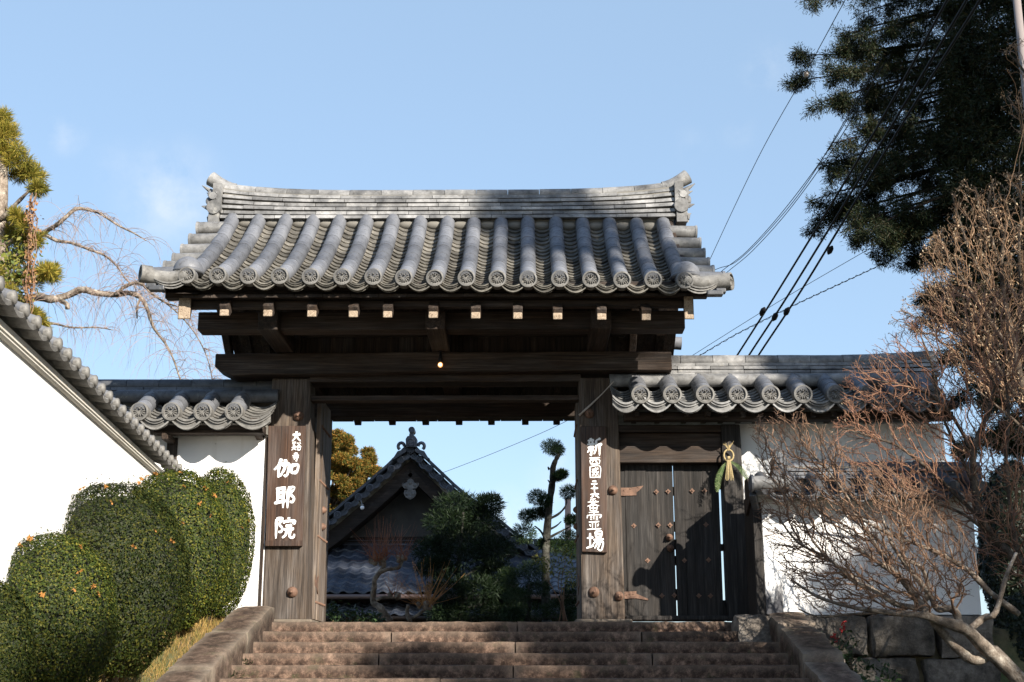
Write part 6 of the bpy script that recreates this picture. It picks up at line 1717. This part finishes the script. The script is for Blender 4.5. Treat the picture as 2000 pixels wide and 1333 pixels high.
MB1 = [([(2010, 1340), (1943, 1272), (1922, 1285), (1896, 1288), (1857, 1254), (1826, 1218), (1802, 1186), (1779, 1155), (1753, 1124), (1714, 1098), (1675, 1069)], [11, 11, 10.5, 10, 9, 8.5, 8, 7, 6, 4.5, 3], -.3),
       ([(2000, 1340), (1974, 1314), (1917, 1259), (1883, 1228), (1831, 1212), (1805, 1202), (1740, 1197), (1701, 1192), (1662, 1186), (1597, 1166), (1545, 1132)], [13, 13, 13, 12, 9, 7, 6, 5, 4, 3, 2], -.6),
       ([(1875, 1222), (1867, 1197), (1854, 1189), (1831, 1189), (1818, 1166), (1792, 1132), (1766, 1098), (1740, 1060), (1720, 1000)], [8, 7.5, 7, 6.5, 5.5, 5, 4, 3, 2], -.1),
       ([(1890, 1232), (1896, 1228), (1922, 1207), (1940, 1202), (1950, 1181), (1966, 1124), (1985, 1080)], [7, 7, 7, 6, 5, 4, 3], -.2),
       ([(1805, 1190), (1753, 1181), (1727, 1166), (1701, 1150), (1662, 1132), (1623, 1095), (1558, 1059), (1520, 1010)], [6, 5.5, 5, 4.5, 4, 3.2, 2.4, 1.6], -.4),
       ([(1990, 1200), (1935, 1158), (1896, 1119), (1857, 1093), (1826, 1077), (1779, 1059), (1720, 1035), (1660, 1000)], [6.5, 6, 5.5, 5, 4.5, 3.8, 3, 2], -.2),
       ([(1802, 1186), (1812, 1150), (1800, 1110), (1763, 1085), (1762, 1030), (1745, 960)], [5, 4.5, 4, 3.5, 3, 2], -.2),
       ([(1701, 1150), (1640, 1110), (1590, 1060), (1560, 1000), (1520, 950), (1475, 890)], [3.5, 3, 2.6, 2.2, 1.8, 1.2], -.3),
       ([(1753, 1124), (1700, 1050), (1660, 980), (1625, 930), (1580, 880)], [4, 3.2, 2.6, 2, 1.4], -.2),
       ([(1740, 1197), (1660, 1200), (1600, 1205), (1560, 1190)], [3, 2.4, 2, 1.4], -.5)]
bx = at(2120, 1480, -2.2)
POLY1 = [(1455, 840), (1500, 800), (1560, 800), (1640, 860), (1720, 900), (1800, 940), (1870, 1010), (1920, 1080), (1900, 1160), (1830, 1190), (1740, 1205), (1620, 1205), (1560, 1175), (1510, 1095), (1475, 1010), (1490, 930)]
nS = bare_tree('bare_maple', 'leafless spreading maple with mottled trunks leaning left across the low wall', -2.1, MB1, [(POLY1, 2400), ([(1560, 960), (1850, 1000), (1870, 1150), (1640, 1180), (1540, 1080)], 550)], (bx.x, -2.1, -.75), M['palebark'], M['twig'], (-.25, .28), .0021, (1960, 1290))
M['rust'] = plain('reddish_twigs', (.15, .06, .034), .75, 0, (.28, .15, .085), 4)
L_pod = leafmat('dry_seed_pods', [(.42, .3, .2), (.6, .48, .35), (.3, .18, .1)], .7, .15, .3)
MB2 = [([(2030, 1130), (1990, 1098), (1952, 1064), (1916, 1016), (1904, 951), (1901, 885), (1916, 838), (1934, 796), (1945, 740)], [12, 11, 9, 8, 7, 6, 5, 4, 3], -.3),
       ([(1904, 951), (1880, 900), (1857, 850), (1835, 796), (1821, 719), (1800, 660)], [4, 3.5, 3, 2.5, 2, 1.4], -.3),
       ([(1916, 1016), (1860, 960), (1800, 905), (1750, 870), (1690, 850), (1640, 835)], [4.5, 4, 3.4, 2.8, 2, 1.3], -.4),
       ([(1952, 1064), (1890, 1010), (1820, 980), (1760, 965), (1690, 940)], [4, 3.4, 2.8, 2.2, 1.4], -.3),
       ([(1990, 1098), (1975, 1000), (1965, 900), (1970, 800), (1960, 720)], [6, 5, 4, 3.2, 2.2], -.2),
       ([(1901, 885), (1850, 800), (1790, 760), (1720, 745)], [3.5, 3, 2.2, 1.4], -.3),
       ([(1970, 800), (1925, 720), (1890, 660), (1840, 610)], [3, 2.4, 1.9, 1.3], -.2)]
b2 = at(2150, 1330, -1.3)
POLY2 = [(1600, 870), (1640, 800), (1640, 720), (1720, 660), (1800, 600), (1850, 540), (2015, 560), (2015, 1180), (1940, 1120), (1880, 1050), (1800, 990), (1700, 930)]
nS += bare_tree('bare_maple', 'leafless tree with reddish twigs rising at the right edge over the wing wall roof', -1.3, MB2, [(POLY2, 2300)], (b2.x, -1.3, -.7), M['bark'], M['rust'], (-.15, .3), .0021, (2040, 1200), (700, .026, L_pod))
MB3 = [([(2040, 950), (2010, 820), (1985, 700), (1965, 600), (1955, 520), (1965, 440)], [9, 8, 7, 5.5, 4, 2.5], -.2),
       ([(1985, 700), (1930, 620), (1890, 560), (1850, 500), (1830, 450)], [4, 3.5, 3, 2.2, 1.4], -.2),
       ([(1965, 600), (1920, 540), (1890, 480), (1870, 420), (1860, 380)], [4, 3.2, 2.6, 2, 1.3], -.2),
       ([(2010, 820), (1950, 720), (1900, 650), (1850, 600), (1810, 570)], [4, 3.4, 2.8, 2, 1.3], -.3),
       ([(1955, 520), (1935, 460), (1930, 400), (1940, 350)], [3, 2.4, 1.8, 1.2], -.1), ([(2000, 600), (1990, 500), (1995, 420), (1990, 340)], [4, 3, 2, 1.3], -.1),
       ([(2040, 300), (2005, 260), (1985, 215), (1965, 190)], [3, 2.4, 1.7, 1], -.2), ([(2040, 200), (2000, 140), (1975, 110), (1950, 100)], [3, 2.4, 1.7, 1], -.2), ([(2060, 900), (1990, 830), (1930, 780), (1880, 740)], [4, 3.2, 2.4, 1.5], -.2)]
b3 = at(2110, 1260, .6)
POLY3 = [(1870, 345), (1920, 370), (1950, 335), (2010, 330), (2015, 800), (1900, 760), (1800, 660), (1730, 640), (1790, 540), (1800, 470), (1850, 430)]
nS += bare_tree('seed_tree', 'leafless tree with pale dry seed pods in front of the dark cedar', .6, MB3, [(POLY3, 1800), ([(1945, 70), (2015, 50), (2015, 290), (1960, 240)], 70)], (b3.x, .6, -.2), M['bark'], plain('tan_twigs', (.15, .085, .045), .8, 0, (.32, .195, .11), 4), (0, .4), .0021, (2040, 980), (3000, .034, L_pod))
print('twig segments', nS)
# red-berried plant beside the right kerb
b0 = at(1630, 1300, -1.7); bp = thing('berry_plant', 'small plant with red berries between the right kerb and the stone base', 'plant', (b0.x, -1.7, ground_z(b0.x, -1.7)))
mb = MB()
for tip in ((1632, 1222), (1648, 1215), (1660, 1240), (1620, 1245)): tube_px(mb, [(1636, 1330), (1636, 1280), tip], -1.7, 1.3, 5)
mb.build('stem', M['twig'], bp)
M['berry'] = plain('red_berries', (.35, .012, .01), .35)
for px, py in ((1646, 1220), (1644, 1232), (1628, 1242), (1632, 1250), (1650, 1226)):
    mb = MB()
    for k in range(7): mb.ball(at(px + random.gauss(0, 2.5), py + random.gauss(0, 3), -1.7 + random.uniform(-.03, .03)), .009, 6, 5)
    mb.build('berry_cluster', M['berry'], bp, smooth=True)
Ps = np.concatenate([np.array(at(px, py, -1.7)) + rng.normal(size=(50, 3)) * .05 for px, py in ((1640, 1270), (1660, 1290), (1690, 1300), (1720, 1310), (1655, 1250), (1680, 1325), (1740, 1325))])
V, Q = leaf_quads(Ps, rng.normal(size=Ps.shape) + np.array([0, -.5, .8]), rng.uniform(.03, .07, len(Ps)), .35, rng); npmesh('foliage', V, Q, L_low, bp)

# --- trees standing to the right, outside the frame, that throw their shade on the gate and garden
def shade_tree(label, x, y, h, r, n_cl, z0=.25, nper=260):
    g = ground_z(x, y); cl = []
    for k in range(n_cl):
        t = random.random() ** .8; z = lerp(z0, 1, t) * h; rr = r * (1 - t ** 3 * .9) * math.sqrt(random.random()); a = random.uniform(0, 6.28)
        cl.append(((x + math.cos(a) * rr, y + math.sin(a) * rr, g + z), (.5, .5, .32)))
    big_tree('roadside_cedar', label, (x, y, g), h * .93, cl, L_ced, nper, .3, .06, .28, 0, 'bark', .1)
for a in SHADE: shade_tree(*a)

# ------------------------------------------------------------------ wires and poles
def wire(name, label, pts, rad, group=None, mat_=None):
    P = [at(px, py, Y) for px, py, Y in pts]; Q = []
    for i in range(len(P) - 1):
        p0, p1, p2, p3 = P[max(i - 1, 0)], P[i], P[i + 1], P[min(i + 2, len(P) - 1)]
        for k in range(8):
            t = k / 8; Q.append(.5 * (2 * p1 + (p2 - p0) * t + (2 * p0 - 5 * p1 + 4 * p2 - p3) * t * t + (3 * p1 - p0 - 3 * p2 + p3) * t ** 3))
    Q.append(P[-1]); rr = [lerp(rad[0], rad[1], i / (len(Q) - 1)) for i in range(len(Q))] if hasattr(rad, '__len__') else [rad] * len(Q)
    mb = MB(); mb.tube(Q, rr, 6)
    o = mb.build(name, mat_ or M['black'], None, smooth=True); tag(o, label, 'cable', group); return o
G1 = 'thick black cables in front of the cedar'
a_ = wire('power_cable', 'thick black cable, leftmost of the three crossing the cedar', [(1390, 770, 16), (1440, 694, 15), (1525, 560, 12.5), (1700, 272, 7), (1850, 0, 3), (1905, -100, 1.5)], .021, G1)
b_ = wire('power_cable', 'thick black cable, middle one of the three crossing the cedar', [(1415, 770, 16), (1463, 694, 15), (1550, 560, 12.5), (1727, 270, 7), (1888, 0, 3), (1940, -100, 1.5)], .022, G1)
c_ = wire('power_cable', 'thick black cable, rightmost of the three crossing the cedar', [(1435, 770, 16), (1483, 692, 15), (1573, 555, 12.5), (1750, 262, 7), (1908, 10, 3), (1965, -90, 1.5)], .022, G1)
for o, pts in ((a_, ((1488, 612),)), (b_, ((1512, 622),)), (c_, ((1620, 492), (1535, 612)))):
    for px, py in pts:
        p = at(px, py, 13.2); q = at(px + 3, py - 6, 13.1); m = MB(); m.tube([p + (p - q) * .8, p, q, q + (q - p) * .8], [.02, .06, .06, .02], 8); m.build('cable_clamp', M['black'], o, smooth=True)
    WPOS
w_ = wire('thin_wire', 'single thin wire with a small insulator rising from the right roof corner', [(1360, 570, 18), (1383, 515, 17), (1480, 310, 12), (1572, 145, 8), (1640, 20, 5), (1700, -90, 3)], .007)
m = MB(); p = at(1574, 146, 8)
m.lathe([(.02, -.05), (.05, -.035), (.05, -.012), (.035, -.008), (.05, .01), (.05, .03), (.02, .05)], p, at(1640, 20, 5) - p, 12); m.build('insulator', plain('brown_insulator', (.12, .1, .08), .3), w_, auto=40)
G2 = 'thin wires sagging from the cedar to the right roof corner'
wire('thin_wire', 'thin sagging wire, upper of three meeting behind the right roof corner', [(1390, 530, 17), (1405, 524, 16.5), (1440, 510, 16), (1500, 452, 14), (1580, 352, 11), (1700, 150, 6.5)], .008, G2)
wire('thin_wire', 'thin sagging wire, middle of three meeting behind the right roof corner', [(1395, 545, 17), (1412, 528, 16.5), (1460, 490, 15.5), (1530, 412, 13), (1620, 290, 9.5), (1720, 120, 6)], .008, G2)
wire('thin_wire', 'thin sagging wire, lower of three meeting behind the right roof corner', [(1405, 545, 17), (1425, 528, 16.4), (1470, 490, 15.5), (1540, 412, 13), (1628, 290, 9.5), (1730, 120, 6)], .008, G2)
wire('thin_wire', 'straight thin wire above the wing wall roof, upper of two', [(1335, 706, 20), (1352, 695, 20), (1520, 590, 18), (1700, 485, 15), (1800, 425, 13)], .007)
tw = wire('twisted_wire', 'wavy twisted wire above the wing wall roof, lower of two', [(1345, 706, 20), (1366, 695, 20), (1440, 652, 19), (1560, 592, 17.5), (1740, 508, 14.5), (1830, 455, 13)], .008)
m = MB(); P = []
for k in range(241):
    u = k / 240; px = lerp(1350, 1826, u); py = np.interp(px, [1345, 1366, 1440, 1560, 1740, 1830], [706, 695, 652, 592, 508, 455]); y = np.interp(px, [1345, 1366, 1440, 1560, 1740, 1830], [20, 20, 19, 17.5, 14.5, 13])
    p = at(px, py, y); P.append(p + Vector((math.cos(k * .9) * .02, 0, math.sin(k * .9) * .02)))
m.tube(P, .007, 5); m.build('wrapped_strand', M['black'], tw, smooth=True)
wire('thin_wire', 'faint thin wire crossing the sky inside the gate opening', [(860, 925, 20), (880, 918, 19.5), (960, 887, 18), (1060, 845, 15), (1128, 812, 12), (1160, 796, 10)], .006)
# poles
p = at(2012, 250, 8); pl = thing('utility_pole', 'pale utility pole half hidden behind the cedar at the right edge', 'pole', (p.x, 8, 0))
t_ = at(1998, -60, 8); MB().tube([(p.x, 8, -.3), (p.x, 8, t_.z)], [.085, .07], 14).build('shaft', plain('pale_concrete', (.2, .17, .16), .9), pl, smooth=True)
MB().bar((p.x - .5, 7.9, t_.z - .1), (p.x + .5, 7.9, t_.z - .1), .08, .08).build('crossarm', M['ridge'], pl)
p = at(1108, 1030, 26); q = at(1109, 975, 26); pl = thing('utility_pole', 'distant brown pole between the pads of the pruned tree', 'pole', (p.x, 26, 0))
MB().tube([(p.x, 26, -.3), q], [.11, .09], 12).build('shaft', plain('brown_pole', (.3, .2, .15), .8), pl, smooth=True)
MB().lathe([(.11, 0), (.1, .04), (.02, .06)], q, n=12).build('pole_cap', M['ridge'], pl)
